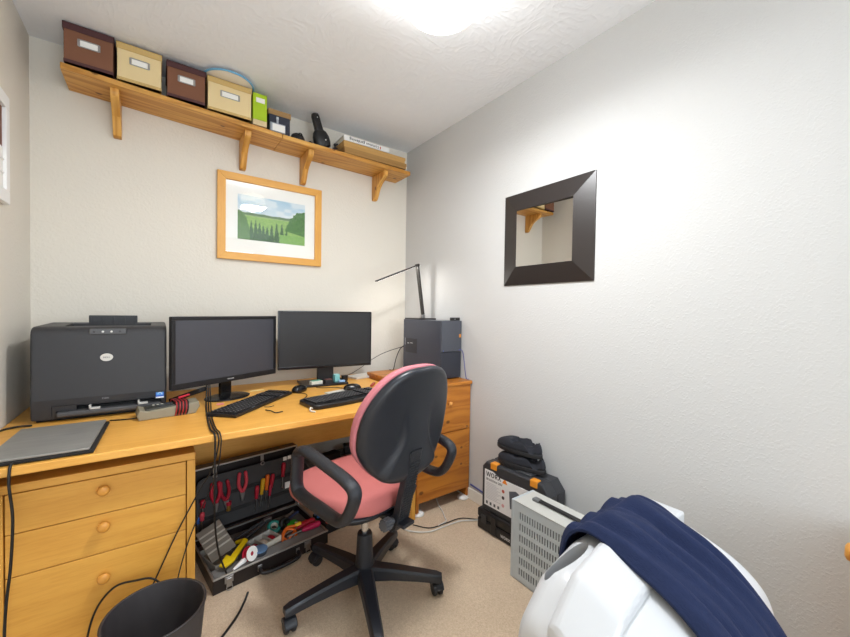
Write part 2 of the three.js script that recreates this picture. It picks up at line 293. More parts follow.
{ // lime green file
  const y = shelfTop(0.434) + 0.001, t = thing('magazine_file', 'lime green upright box file with white spine label and beige foot', 'file', [0.472, y, SHELF_F + 0.006]);
  part('case', cbox(0.074, 0.146, 0.20, 0, 0.031 + 0.073, -0.10, 0.002), M(0xa9c916, 0.6), t);
  part('foot_band', cbox(0.0735, 0.03, 0.1995, 0, 0.015, -0.10, 0.001), M(0xd9c49a, 0.8), t);
  part('spine_label', cbox(0.046, 0.027, 0.001, 0.002, 0.140, 0.0006, 0), mats.paper, t);
}
{ // things behind and right of the green file
  const y = shelfTop(0.58) + 0.001;
  single('cardboard_box', box(0.525, 0.655, shelfTop(0.52) + 0.1095, shelfTop(0.52) + 0.143, SHELF_F - 0.155, SHELF_F - 0.036, 0.002), M(0xa58256, 0.85), 'flat brown cardboard box lying on top of the navy box', 'box');
  const t = thing('navy_box', 'dark navy printed box beside the lime green file', 'box', [0.588, shelfTop(0.52) + 0.001, SHELF_F - 0.03]);
  part('carton', cbox(0.12, 0.108, 0.12, 0, 0.054, -0.06, 0.002), M(0x23283a, 0.5), t);
  part('printed_panel', cbox(0.05, 0.05, 0.001, 0.028, 0.06, 0.0006, 0), new THREE.MeshStandardMaterial({ roughness: 0.5, map: canvasTex(128, 128, (g, w, h) => { g.fillStyle = '#252b3d'; g.fillRect(0, 0, w, h); g.strokeStyle = '#aab4c4'; g.lineWidth = 4; g.beginPath(); g.ellipse(64, 50, 42, 24, 0.2, 0, 7); g.stroke(); g.beginPath(); g.moveTo(20, 96); g.lineTo(108, 96); g.stroke(); }) }), t);
  const r = thing('white_box', 'small white and grey box in front of the navy box', 'box', [0.572, shelfTop(0.52) + 0.001, SHELF_F - 0.002]);
  part('carton', cbox(0.085, 0.05, 0.024, 0, 0.025, -0.013, 0.002), M(0x9aa0ab, 0.6), r);
  part('white_panel', cbox(0.07, 0.04, 0.001, 0.004, 0.024, -0.0004, 0), mats.paper, r);
  const b = thing('tube', 'small clear tube standing behind the white and grey box', 'tube', [0.575, shelfTop(0.52) + 0.001, SHELF_F - 0.028]);
  part('tube_body', T(new THREE.CylinderGeometry(0.006, 0.006, 0.085, 12), 0, 0.0425, 0), M(0xb9bfc8, 0.3), b);
  part('cap', T(new THREE.CylinderGeometry(0.007, 0.007, 0.014, 12), 0, 0.089, 0), M(0xd8dade, 0.4), b);
}
{ // black dome-shaped camera, black handheld device, small bits
  const y = shelfTop(0.69) + 0.001;
  const t = thing('dome_camera', 'small black dome shaped webcam on the shelf', 'camera', [0.70, y, SHELF_F - 0.055]);
  part('dome', lathe([[0.0005, 0.052], [0.018, 0.05], [0.034, 0.04], [0.043, 0.022], [0.045, 0.006], [0.044, 0], [0.0005, 0]], 28), mats.black, t);
  part('lens_ring', T(new THREE.TorusGeometry(0.012, 0.003, 8, 20).rotateX(0.5), 0.005, 0.03, 0.037), mats.blackGloss, t);
  single('cable_plug', [T(new THREE.SphereGeometry(0.01, 12, 8), 0.772, y + 0.009, SHELF_F - 0.03), rod([0.772, y + 0.008, SHELF_F - 0.03], [0.79, y + 0.014, SHELF_F - 0.045], 0.004)], mats.black, 'tiny black plug lying left of the black club shaped device', 'plug');
  const d = thing('handheld_device', 'black club shaped handheld device with round foot leaning on the shelf', 'device', [0.872, y, SHELF_F - 0.07]);
  d.rotation.z = 0.30; d.scale.setScalar(1.1);
  part('round_foot', stack(superell(0.05, 0.03, 2.4), [[0.6, 0.0], [0.9, 0.006], [1, 0.03], [0.98, 0.06], [0.8, 0.085], [0.5, 0.102]], 32), mats.black, d);
  part('handle', stack(superell(0.024, 0.018, 3), [[0.9, 0.085], [1.05, 0.10], [0.98, 0.14], [0.95, 0.175], [0.8, 0.188], [0.4, 0.192]], 24), mats.black, d);
  part('button', T(new THREE.SphereGeometry(0.004, 10, 8), 0.012, 0.035, 0.031), mats.white, d);
  part('button', T(new THREE.SphereGeometry(0.003, 10, 8), 0.004, 0.165, 0.017), mats.white, d);
  for (const dd of [d]) { dd.position.y += 0.016; }
}
{ // stack of flat boxes with the book on top, right end of the shelf
  const y = shelfTop(0.9) + 0.001, zc = SHELF_F - 0.09, tan = M(0xc59a5a, 0.8), tan2 = M(0xa87f48, 0.8);
  const mk = (x0, x1, y0, y1, m, label) => { const t = thing('box_file', label, 'box', [(x0 + x1) / 2, y0, zc], 0, 'flat tan boxes at the shelf end');
    part('tray', cbox(x1 - x0 - 0.006, y1 - y0 - 0.002, 0.174, 0, (y1 - y0) / 2 - 0.001, 0, 0.002), m, t); part('lid', [cbox(x1 - x0, 0.002, 0.18, 0, y1 - y0 - 0.001, 0, 0.0008), cbox(x1 - x0, (y1 - y0) * 0.55, 0.002, 0, (y1 - y0) * 0.72, 0.089, 0.0008), cbox(0.002, (y1 - y0) * 0.55, 0.178, -(x1 - x0) / 2 + 0.001, (y1 - y0) * 0.72, 0, 0.0008)], m, t); return t; };
  mk(0.985, 1.465, y, y + 0.038, tan2, 'lower of two flat tan boxes under the white book');
  mk(0.98, 1.455, y + 0.0385, y + 0.077, tan, 'upper of two flat tan boxes, directly under the white book');
  const b = thing('book', 'white book with black lettered spine lying on the tan boxes', 'book', [1.15, y + 0.0785, zc + 0.012]);
  part('pages', cbox(0.33, 0.028, 0.148, 0, 0.017, -0.002, 0.001), M(0xe7e2d4, 0.9), b);
  part('cover', [cbox(0.34, 0.003, 0.155, 0, 0.0015, 0, 0.001), cbox(0.34, 0.003, 0.155, 0, 0.0325, 0, 0.001), cbox(0.34, 0.034, 0.003, 0, 0.017, 0.076, 0.001)], M(0xf0eeea, 0.5), b);
  const tx = canvasTex(512, 48, (g, w, h) => { g.fillStyle = '#f0eeea'; g.fillRect(0, 0, w, h); g.save(); g.translate(w, h); g.rotate(Math.PI); g.fillStyle = '#b4483a'; g.fillRect(96, 10, 12, 28); g.fillStyle = '#26262a'; g.font = 'bold 36px sans-serif'; g.fillText('Common gardening', 118, 37); g.restore(); });
  const pl = new THREE.PlaneGeometry(0.33, 0.031); pl.translate(0, 0.017, 0.0779);
  part('spine_print', pl, new THREE.MeshStandardMaterial({ map: tx, roughness: 0.5 }), b);
  single('gadget', [T(new THREE.SphereGeometry(0.010, 12, 8), 0.945, y + 0.056, zc + 0.03), rod([0.945, y, zc + 0.03], [0.945, y + 0.05, zc + 0.03], 0.007, 0.005), rod([0.93, y + 0.03, zc + 0.03], [0.962, y + 0.038, zc + 0.03], 0.004), rod([0.945, y + 0.05, zc + 0.03], [0.963, y + 0.066, zc + 0.028], 0.005)], mats.black, 'small black bracket shaped gadget left of the tan boxes', 'gadget');
}
// ---------------------------------------------------------------- framed landscape
{
  const x0 = 0.284, x1 = 0.908, y0 = 1.471, y1 = 1.987, b = 0.044, zf = ZB + 0.026, t = thing('picture_frame', 'light beech framed landscape print with white mount on the back wall', 'picture', [(x0 + x1) / 2, y0, ZB]);
  const w = x1 - x0, h = y1 - y0, fm = M(0xdda869, 0.45, { map: null });
  const bar = (pts, along) => uvm(extr(pts, 0.024, 0.002, [], 2).translate(0, 0, 0.001), along, [rnd(), rnd()]);
  const W = w / 2, fmat = M(0xffffff, 0.45, { map: beechTex2 });
  part('frame_bar', bar([[-W, 0], [W, 0], [W - b, b], [-W + b, b]], 'x'), fmat, t); part('frame_bar', bar([[-W + b, h - b], [W - b, h - b], [W, h], [-W, h]], 'x'), fmat, t);
  part('frame_bar', bar([[-W, 0], [-W + b, b], [-W + b, h - b], [-W, h]], 'y'), fmat, t); part('frame_bar', bar([[W - b, b], [W, 0], [W, h], [W - b, h - b]], 'y'), fmat, t);
  part('mount', box(-W + b - 0.002, W - b + 0.002, b - 0.002, h - b + 0.002, 0.004, 0.010, 0), M(0xf3f3ee, 0.9), t);
  const n1 = noiser(7, 7, 301), n2 = noiser(30, 30, 302), n3 = noiser(90, 90, 303);
  const ridge = u => 0.56 + 0.05 * Math.sin(u * 5 + 0.5) - 0.05 * u;
  const print = dataTex(512, 384, (u, v) => { // v up
    let c = mixc(hex(0xd3e0e6), hex(0x9cc4dc), sm(0.55, 1, v) * 0.7 + 0.4 * (n1(u, v * 1.6) - 0.4)); c = mixc(c, hex(0xe6ecee), 0.7 * sm(0.35, 0.8, n1(u * 1.3 + 0.2, v * 2)));
    const far = 0.60 - 0.03 * u + 0.015 * n2(u, 0.3); if (v < far) c = mixc(hex(0x86a66b), hex(0xa7bf84), n2(u, v * 2));
    if (v < 0.60 + 0.02 * n2(u, 0.7) && v > 0.555) c = mixc(c, hex(0x4c6a48), 0.75);
    const meadow = v < 0.53 ? 1 : 0; if (meadow) c = mixc(hex(0x9dc06a), hex(0x7ca656), n2(u * 2, v * 3));
    for (let k = 0; k < 16; k++) { const tu = (k + 0.5) / 15 + 0.02 * Math.sin(k * 7), th = 0.30 + 0.16 * Math.abs(Math.sin(k * 3.7)) - (k < 2 ? -0.12 : 0), hw = 0.05 * (1 - v / th) * (0.75 + 0.5 * Math.abs(((v * 14) % 1) - 0.5)); if (v < th && Math.abs(u - tu) < hw + 0.02 * (n3(u, v) - 0.3) && u < 0.72) c = mixc(hex(0x4c7340), hex(0x2f5230), n3(u * 1.5, v)); }
    const tr = 0.82 * Math.sqrt(Math.max(0, 1 - ((u - 1.0) / 0.34) ** 2)) + 0.06 * (n2(u, v) - 0.5); if (u > 0.66 && v < tr && v > 0.30 - 0.3 * (u - 0.7)) c = mixc(hex(0x5f8f45), hex(0x3c6a34), n3(u, v) * 0.6 + n2(u, v) * 0.5);
    const tl = 0.66 * Math.sqrt(Math.max(0, 1 - (u / 0.17) ** 2)) + 0.05 * (n2(u, v) - 0.5); if (u < 0.17 && v < tl) c = mixc(hex(0x6d9350), hex(0x466f3c), n3(u, v));
    if (v < 0.2 && u > 0.6) c = mixc(hex(0x93bd66), hex(0x6fa04f), n3(u, v * 2));
    return c;
  }, true, null, THREE.ClampToEdgeWrapping);
  const pg = new THREE.PlaneGeometry(0.405, 0.27); pg.translate(0.0, h / 2 + 0.006, 0.0105);
  part('landscape_print', pg, new THREE.MeshStandardMaterial({ map: print, roughness: 0.8 }), t);
  part('glass_pane', box(-W + b - 0.001, W - b + 0.001, b - 0.001, h - b + 0.001, 0.0135, 0.0155, 0), MP(0xffffff, 0.0, { transmission: 1, thickness: 0, ior: 1.5 }), t);
}
// ---------------------------------------------------------------- mirror on the right wall
{
  const z0 = -1.455, z1 = -0.918, y0 = 1.328, y1 = 1.827, b = 0.098, zc = (z0 + z1) / 2, W = (z1 - z0) / 2, h = y1 - y0;
  const t = thing('wall_mirror', 'square mirror in a wide dark brown frame on the right wall', 'mirror', [XR, y0, zc], -Math.PI / 2);
  const fm = M(0x2c2624, 0.32), o = 0.006, p = 0.028;
  const bar = (a, c, d, e) => { // outer pair a,c (low), inner pair d,e (high): sloping mitred moulding with its back on the wall
    const q = [[...a, o], [...c, o], [...d, p], [...e, p], [...a, 0.001], [...c, 0.001], [...d, 0.001], [...e, 0.001]], pos = [];
    for (const f of [[0, 1, 2, 3], [5, 4, 7, 6], [4, 5, 1, 0], [1, 5, 6, 2], [2, 6, 7, 3], [3, 7, 4, 0]]) for (const k of [f[0], f[1], f[2], f[0], f[2], f[3]]) pos.push(...q[k]);
    const g = new THREE.BufferGeometry(); g.setAttribute('position', new THREE.Float32BufferAttribute(pos, 3)); g.computeVertexNormals(); return g; };
  part('frame_bar', bar([-W, 0], [W, 0], [W - b, b], [-W + b, b]), fm, t); part('frame_bar', bar([W, h], [-W, h], [-W + b, h - b], [W - b, h - b]), fm, t);
  part('frame_bar', bar([-W, h], [-W, 0], [-W + b, b], [-W + b, h - b]), fm, t); part('frame_bar', bar([W, 0], [W, h], [W - b, h - b], [W - b, b]), fm, t);
  part('mirror_glass', box(-W + b + 0.0005, W - b - 0.0005, b + 0.0005, h - b - 0.0005, -0.006, 0.006, 0.001).translate(0, -h / 2, 0).rotateY(0.040).translate(0, h / 2, 0.012), M(0xe8e8e6, 0.01, { metalness: 1 }), t);
}
// ---------------------------------------------------------------- white framed print on the left wall
{
  const t = thing('wall_calendar', 'white framed panel on the left wall at the picture edge', 'wall panel', [XL, 1.565, -1.925], Math.PI / 2);
  part('frame', [box(-0.20, 0.20, 0, 0.05, 0.0005, 0.02, 0.003), box(-0.20, 0.20, 0.36, 0.41, 0.0005, 0.02, 0.003), box(-0.20, -0.16, 0.05, 0.36, 0.0005, 0.02, 0.003), box(0.16, 0.20, 0.05, 0.36, 0.0005, 0.02, 0.003)], mats.white, t);
  part('print', box(-0.16, 0.16, 0.21, 0.36, 0.001, 0.008, 0), M(0x6e3c26, 0.7), t);
  part('white_panel', box(-0.16, 0.16, 0.052, 0.209, 0.001, 0.010, 0.001), mats.paper, t);
  for (const yy of [0.11, 0.16]) part('ledge', box(-0.16, 0.16, yy, yy + 0.006, 0.010, 0.014, 0.001), mats.white, t);
}
// ---------------------------------------------------------------- desk, pedestal, chest
const knobGeo = (r = 0.0165) => lathe([[0.0005, 0.028], [r * 0.6, 0.0275], [r * 0.92, 0.0235], [r, 0.018], [r * 0.85, 0.0125], [r * 0.5, 0.009], [r * 0.42, 0.004], [r * 0.5, 0], [0.0005, 0]], 24).rotateX(Math.PI / 2);
{
  const t = thing('desk', 'long light beech desk carrying the printer and two monitors', 'desk', [0.35, 0, -2.02]);
  const X0 = XL + 0.004 - 0.35, X1 = 1.185 - 0.35, Z0 = ZB + 0.006 + 2.02, Z1 = DESK_FRONT + 2.02;
  part('desktop', box(X0, X1, DESK_Y - 0.027, DESK_Y, Z0, Z1, 0.004), mats.beech, t);
  part('end_panel', box(X1 - 0.03, X1 - 0.004, 0, DESK_Y - 0.027, Z0 + 0.02, -1.70 + 2.02, 0.002, 'y'), mats.beech2, t);
  part('end_panel', box(X0 + 0.018, X0 + 0.044, 0, DESK_Y - 0.027, Z0 + 0.02, -1.66 + 2.02, 0.002, 'y'), mats.beech2, t);
  part('modesty_panel', box(X0 + 0.044, X1 - 0.03, 0.345, DESK_Y - 0.027, -2.27 + 2.02, -2.25 + 2.02, 0.002), mats.beech, t);
}
{
  const x0 = -0.402, x1 = 0.117, zf = -1.625, t = thing('drawer_pedestal', 'light beech three drawer pedestal with round knobs under the desk', 'drawers', [(x0 + x1) / 2, 0, zf]);
  const W = (x1 - x0) / 2, d = 0.56, top = 0.635, s = 0.027;
  part('carcass', [box(-W, -W + s, 0, top - 0.028, -d, 0, 0.002, 'y'), box(W - s, W, 0, top - 0.028, -d, 0, 0.002, 'y'), box(-W + s, W - s, 0, top - 0.028, -d, -d + 0.015, 0, 'x'), box(-W + s, W - s, 0, 0.05, -0.03, -0.01, 0.001, 'x')], mats.beech2, t);
  part('top_panel', box(-W, W, top - 0.027, top, -d, 0.001, 0.003), mats.beech2, t);
  const edges = [[0.482, 0.604], [0.349, 0.4795], [0.053, 0.3465]], ky = [0.565, 0.442, 0.268];
  edges.forEach(([a, b], i) => {
    const dr = part('drawer', box(-W + s + 0.003, W - s - 0.003, a, b, -0.40, -0.0035, 0.002), mats.beech2, t);
    const k = part('knob', knobGeo(0.0175).translate(-0.002, ky[i], -0.0035), mats.knobWood, dr);
  });
}
{
  const x0 = 1.195, x1 = 1.60, zf = -1.712, t = thing('pine_chest', 'orange pine two drawer chest holding the computer tower in the corner', 'chest', [(x0 + x1) / 2, 0, zf]);
  const W = (x1 - x0) / 2, d = 0.62, top = 0.748;
  part('carcass', [box(-W, -W + 0.02, 0.02, top - 0.021, -d, -0.002, 0.002, 'y'), box(W - 0.02, W, 0.02, top - 0.021, -d, -0.002, 0.002, 'y'), box(-W + 0.02, W - 0.02, 0.07, top - 0.021, -d, -d + 0.012, 0, 'x'), box(-W + 0.02, W - 0.02, 0.058, 0.07, -d + 0.012, -0.03, 0, 'x')], mats.pine, t);
  part('top_panel', box(-W - 0.006, W + 0.004, top - 0.021, top, -d, 0.012, 0.005), mats.pine, t);
  for (const [a, b, ky] of [[0.452, 0.7255, 0.628], [0.075, 0.447, 0.272]]) {
    const dr = part('drawer', box(-W + 0.003, W - 0.003, a, b, -0.45, 0.016 - 0.014, 0.003), mats.pine, t);
    part('knob', knobGeo(0.0125).translate(1.42 - (x0 + x1) / 2, ky, 0.002), M(0xd08f45, 0.4), dr);
  }
  for (const sx of [-1, 1]) for (const z of [-0.025, -d + 0.03]) part('foot', T(lathe([[0.0005, 0], [0.034, 0], [0.036, 0.006], [0.026, 0.014], [0.022, 0.02], [0.0005, 0.02]], 20), sx * (W - 0.03), 0, z), mats.white, t, 'white castor cup');
}
// ---------------------------------------------------------------- printer
{
  const t = thing('printer', 'large charcoal laser printer at the left end of the desk', 'printer', [-0.184, DESK_Y, -2.06]);
  const W = 0.219, H = 0.385, D = 0.385;
  const prof = (() => { const s = new THREE.Shape(); s.moveTo(-D, 0.012); s.lineTo(-0.01, 0.012); s.lineTo(-0.002, 0.09); s.lineTo(-0.012, H - 0.035); s.quadraticCurveTo(-0.015, H - 0.006, -0.05, H - 0.002); s.lineTo(-D + 0.02, H + 0.004); s.lineTo(-D, H - 0.02); s.closePath(); return s; })();
  const body = extr(prof, 2 * W, 0.008, [], 3).translate(0, 0, -W).rotateY(-Math.PI / 2);   // profile x -> +z
  const slot = [box(-0.085, 0.199, 0.041, 0.060, -0.09, 0.02, 0), box(-0.157, 0.202, 0.0625, 0.0645, -0.012, 0.02, 0), box(-0.159, -0.157, 0.006, 0.0645, -0.012, 0.02, 0), box(-0.145, 0.199, 0.018, 0.041, -0.06, 0.02, 0)];
  const hollow = extr([[-0.262, H + 0.03], [-0.262, H - 0.045], [-0.07, H - 0.004], [-0.05, H + 0.03]], 0.29, 0).translate(0, 0, -0.16).rotateY(-Math.PI / 2);
  part('housing', uvm(cut(body, [...slot, hollow])), M(0x2e2e31, 0.48, { bumpMap: texGrain, bumpScale: 0.00015 }), t);
  part('base', box(-W + 0.012, W - 0.012, 0, 0.014, -D + 0.02, -0.03, 0.003), mats.dark, t);
  // lower tray: recessed slot frame, tray and white guides
  const y0 = 0.014, y1 = 0.062, X0 = -0.155, X1 = W - 0.012;
  const tr = part('paper_tray', [box(X0 + 0.012, X1 - 0.009, 0.02, 0.040, -0.05, 0.014, 0.006, 'x', 3)], M(0x4a4b4e, 0.45), t);
  for (const x of [-0.045, 0.115]) part('paper_guide', [box(x, x + 0.035, 0.04, 0.046, -0.01, 0.014, 0.001), box(x, x + 0.006, 0.04, 0.058, -0.01, 0.014, 0.001)], M(0xc9c9c6, 0.5), tr);
  // control strip on the top edge
  const cp = part('control_panel', box(-0.045, 0.075, H - 0.036, H - 0.012, -0.03, -0.008, 0.003), M(0x4c4d50, 0.4), t);
  for (let i = 0; i < 4; i++) part('button', T(new THREE.CylinderGeometry(0.004, 0.004, 0.003, 12).rotateX(Math.PI / 2), -0.03 + i * 0.028, H - 0.024, -0.007), i === 1 || i === 2 ? M(0xd6d6d2, 0.4) : mats.charcoal, cp);
  part('paper_stop', [box(-0.075, 0.105, H - 0.002, H + 0.040, -0.272, -0.264, 0.003), ...[0, 1, 2, 3, 4].map(i => box(-0.07 + i * 0.041, -0.065 + i * 0.041, H, H + 0.032, -0.264, -0.260, 0.001))], mats.charcoal, t);
  const badge = part('brand_badge', T(new THREE.CylinderGeometry(0.021, 0.021, 0.004, 32).rotateX(Math.PI / 2).scale(1, 0.76, 1), 0.01, 0.252, -0.0045), M(0xcac7c0, 0.3, { metalness: 0.4 }), t, 'silver oval badge');
  const bt = canvasTex(128, 64, (g, w, h) => { g.fillStyle = '#c9c7c1'; g.fillRect(0, 0, w, h); g.fillStyle = '#5a5b60'; g.font = 'bold 44px sans-serif'; g.textAlign = 'center'; g.fillText('DELL', w / 2, 47); });
  part('badge_print', new THREE.PlaneGeometry(0.029, 0.0125).translate(0.01, 0.252, -0.0023), new THREE.MeshStandardMaterial({ map: bt, roughness: 0.4 }), badge);
  const mt = canvasTex(128, 48, (g, w, h) => { g.fillStyle = '#2e2e31'; g.fillRect(0, 0, w, h); g.fillStyle = '#86878a'; g.font = 'bold 38px sans-serif'; g.textAlign = 'center'; g.fillText('1320c', w / 2, 37); });
  part('model_print', new THREE.PlaneGeometry(0.03, 0.011).translate(0.006, 0.079, -0.0026), new THREE.MeshStandardMaterial({ map: mt, roughness: 0.5 }), t);
  const et = canvasTex(64, 64, (g, w, h) => { g.fillStyle = '#2f62c4'; g.fillRect(0, 0, w, h); g.fillStyle = '#5aa0e0'; g.fillRect(6, 6, 52, 30); g.strokeStyle = '#e9f2ff'; g.lineWidth = 4; g.beginPath(); g.arc(32, 30, 16, 3.6, 6.6); g.stroke(); g.fillStyle = '#f4f4f4'; g.fillRect(0, 52, w, 12); });
  part('energy_sticker', new THREE.PlaneGeometry(0.03, 0.032).translate(0.194, 0.072, -0.0028), new THREE.MeshStandardMaterial({ map: et, roughness: 0.4 }), t, 'blue energy sticker');
}
// ---------------------------------------------------------------- monitors
function monitor(A, B, y0, y1, label, base, o) {                       // A, B: bottom corners on the floor plan
  const dx = B[0] - A[0], dz = B[1] - A[1], w = Math.hypot(dx, dz), turn = Math.atan2(-dz, dx), h = y1 - y0;
  const t = thing('monitor', label, 'monitor', [(A[0] + B[0]) / 2, DESK_Y, (A[1] + B[1]) / 2], turn), b0 = y0 - DESK_Y;
  const bez = o.bezel, chin = o.chin;
  part('casing', [box(-w / 2, w / 2, b0, b0 + h, -0.022, -0.002, 0.004), stackBack(w, h, b0)], mats.black, t);
  part('bezel', [box(-w / 2, w / 2, b0, b0 + chin, -0.002, 0.004, 0.0025), box(-w / 2, w / 2, b0 + h - bez, b0 + h, -0.002, 0.004, 0.0025), box(-w / 2, -w / 2 + bez, b0 + chin, b0 + h - bez, -0.002, 0.004, 0.002), box(w / 2 - bez, w / 2, b0 + chin, b0 + h - bez, -0.002, 0.004, 0.002)], o.mat, t);
  part('screen', box(-w / 2 + bez, w / 2 - bez, b0 + chin, b0 + h - bez, -0.003, 0.0005, 0), M(o.screen, o.rough), t);
  if (o.brand) part('brand_print', new THREE.PlaneGeometry(0.05, 0.009).translate(0, b0 + chin * 0.55, 0.0045), new THREE.MeshStandardMaterial({ roughness: 0.4, map: canvasTex(256, 46, (g, cw, ch) => { g.fillStyle = '#141416'; g.fillRect(0, 0, cw, ch); g.fillStyle = '#e8e8ea'; g.font = 'bold 40px sans-serif'; g.textAlign = 'center'; g.fillText(o.brand, cw / 2, 38); }) }), t);
  base(t, b0, w, h); return t;
}
function stackBack(w, h, b0) { const g = stack(superell(w * 0.40, h * 0.36, 5), [[1, 0], [0.98, 0.006], [0.8, 0.016], [0.72, 0.018]], 28); return g.rotateX(-Math.PI / 2).translate(0, b0 + h / 2, -0.021); }
monitor([0.052, -2.03], [0.567, -2.287], 0.797, 1.136, 'left wide monitor, angled, on a round black foot beside the printer', (t, b0) => {
  part('stand_neck', box(-0.03, 0.03, 0.012, b0 + 0.10, -0.055, -0.03, 0.006, 'y', 3), mats.blackGloss, t);
  part('stand_foot', T(lathe([[0.0005, 0.02], [0.045, 0.018], [0.10, 0.010], [0.113, 0.006], [0.114, 0.002], [0.112, 0], [0.0005, 0]], 48).scale(1, 1, 0.78), 0, 0, -0.02), mats.blackGloss, t);
}, { bezel: 0.017, chin: 0.028, mat: mats.black, screen: 0x43444b, rough: 0.35, brand: 'SAMSUNG' });
monitor([0.572, -2.255], [1.143, -2.185], 0.818, 1.168, 'right slim-bezel monitor above a rectangular black foot', (t, b0) => {
  part('stand_neck', box(-0.05, 0.05, 0.01, b0 + 0.12, -0.065, -0.035, 0.004, 'y', 2), mats.black, t);
  part('stand_foot', box(-0.155, 0.125, 0.0, 0.012, -0.15, 0.045, 0.004), mats.blackGloss, t);
  part('stand_tray', [box(-0.153, 0.123, 0.012, 0.016, 0.038, 0.043, 0.001), box(-0.153, -0.148, 0.012, 0.016, -0.148, 0.038, 0.001), box(0.118, 0.123, 0.012, 0.016, -0.148, 0.038, 0.001)], mats.black, t);
}, { bezel: 0.007, chin: 0.017, mat: mats.blackGloss, screen: 0x151517, rough: 0.5 });
// ---------------------------------------------------------------- keyboards, mice
function keys(cols, rows, pitch, geo0) { const out = []; for (let r = 0; r < rows; r++) { let x = 0; for (let c = 0; c < cols; c++) { if (r === 0 && (c % 5 === 4)) continue; if (c === 15 || c === 19) continue; const w = (r === rows - 1 && c === 5) ? pitch * 0.85 : pitch * 0.85; out.push(geo0(c, r, w)); } } return out; }
{ // slim straight keyboard, front-left corner px based
  const A = [0.272, -1.735], B = [0.603, -2.07]; const ang = Math.atan2(-(B[1] - A[1]), B[0] - A[0]), L = Math.hypot(B[0] - A[0], B[1] - A[1]), D = 0.145;
  const t = thing('keyboard', 'slim black straight keyboard lying slanted in front of left monitor', 'keyboard', [A[0], DESK_Y, A[1]], ang);
  part('case', [cbox(L, 0.014, D, L / 2, 0.009, -D / 2, 0.003), cbox(L, 0.006, 0.03, L / 2, 0.003, -D + 0.02, 0.001)], mats.black, t);
  const p = L / 23, pz = (D - 0.02) / 6;
  const k = part('keys', keys(22, 6, p, (c, r) => cbox(p * 0.84, 0.006, pz * 0.82, 0.5 * p + (c + 0.5) * p, 0.019, -D + 0.012 + (r + 0.5) * pz, 0.001)), mats.key, t); k.userData.kind = 'stuff';
  const lg = part('key_legends', keys(22, 6, p, (c, r) => new THREE.PlaneGeometry(p * 0.3, pz * 0.22).rotateX(-Math.PI / 2).translate(0.5 * p + (c + 0.5) * p, 0.0223, -D + 0.012 + (r + 0.45) * pz)), M(0x9a9a9e, 0.6), t); lg.userData.kind = 'stuff';
  part('legend_print', [cbox(0.02, 0.0006, 0.004, L * 0.28, 0.0163, -0.008, 0), cbox(0.03, 0.0006, 0.003, L * 0.8, 0.0163, -0.007, 0)], M(0x8f8f92, 0.5), t);
}
{ // curved multimedia keyboard
  const A = [0.592, -1.66], B = [0.99, -1.745]; const ang = Math.atan2(-(B[1] - A[1]), B[0] - A[0]), L = 0.455, D = 0.2;
  const t = thing('keyboard', 'bulky black curved multimedia keyboard in front of right monitor', 'keyboard', [A[0], DESK_Y, A[1]], ang);
  const s = new THREE.Shape(); s.moveTo(0.03, 0.012); s.quadraticCurveTo(L / 2, -0.022, L - 0.03, 0.012); s.quadraticCurveTo(L, 0.02, L, 0.06); s.lineTo(L - 0.012, D - 0.03); s.quadraticCurveTo(L - 0.02, D - 0.005, L - 0.06, D - 0.005); s.quadraticCurveTo(L / 2, D + 0.006, 0.06, D - 0.005); s.quadraticCurveTo(0.02, D - 0.005, 0.012, D - 0.03); s.lineTo(0, 0.06); s.quadraticCurveTo(0, 0.02, 0.03, 0.012);
  part('case', extr(s, 0.022, 0.006, [], 3).rotateX(-Math.PI / 2), M(0x1b1b1e, 0.3), t);
  const p = (L - 0.045) / 22, pz = 0.0195;
  const k = part('keys', keys(22, 6, p, (c, r) => { const x = 0.0225 + (c + 0.5) * p; return cbox(p * 0.84, 0.008, pz * 0.84, x, 0.0255, -D + 0.042 + (r + 0.5) * pz, 0.0012); }), mats.key, t); k.userData.kind = 'stuff';
  const lg = part('key_legends', keys(22, 6, p, (c, r) => new THREE.PlaneGeometry(p * 0.34, pz * 0.24).rotateX(-Math.PI / 2).translate(0.0225 + (c + 0.5) * p, 0.0297, -D + 0.042 + (r + 0.45) * pz)), M(0xa0a0a4, 0.6), t); lg.userData.kind = 'stuff';
  part('media_bar', [cbox(0.07, 0.003, 0.012, L * 0.36, 0.0232, -D + 0.024, 0.001)], M(0xb9b9b6, 0.4), t, 'pale strip above the keys');
}
const mouseGeo = () => { const g = stack(superell(0.031, 0.052, 2.4), [[0.9, 0], [1, 0.008], [0.97, 0.018], [0.82, 0.028], [0.55, 0.035], [0.2, 0.038]], 32); return g; };
function mouse(label, pos, turn) { const t = thing('computer_mouse', label, 'mouse', pos, turn, 'computer mice'); part('shell', mouseGeo(), mats.blackGloss, t); part('scroll_wheel', T(new THREE.CylinderGeometry(0.007, 0.007, 0.006, 14).rotateZ(Math.PI / 2), 0, 0.0295, -0.026), M(0x55565a, 0.4), t); return t; }
mouse('black mouse behind the right end of the slim slanted keyboard', [0.655, DESK_Y, -2.115], 2.2);
mouse('black mouse behind the bulky curved keyboard', [0.925, DESK_Y, -1.995], 1.3);
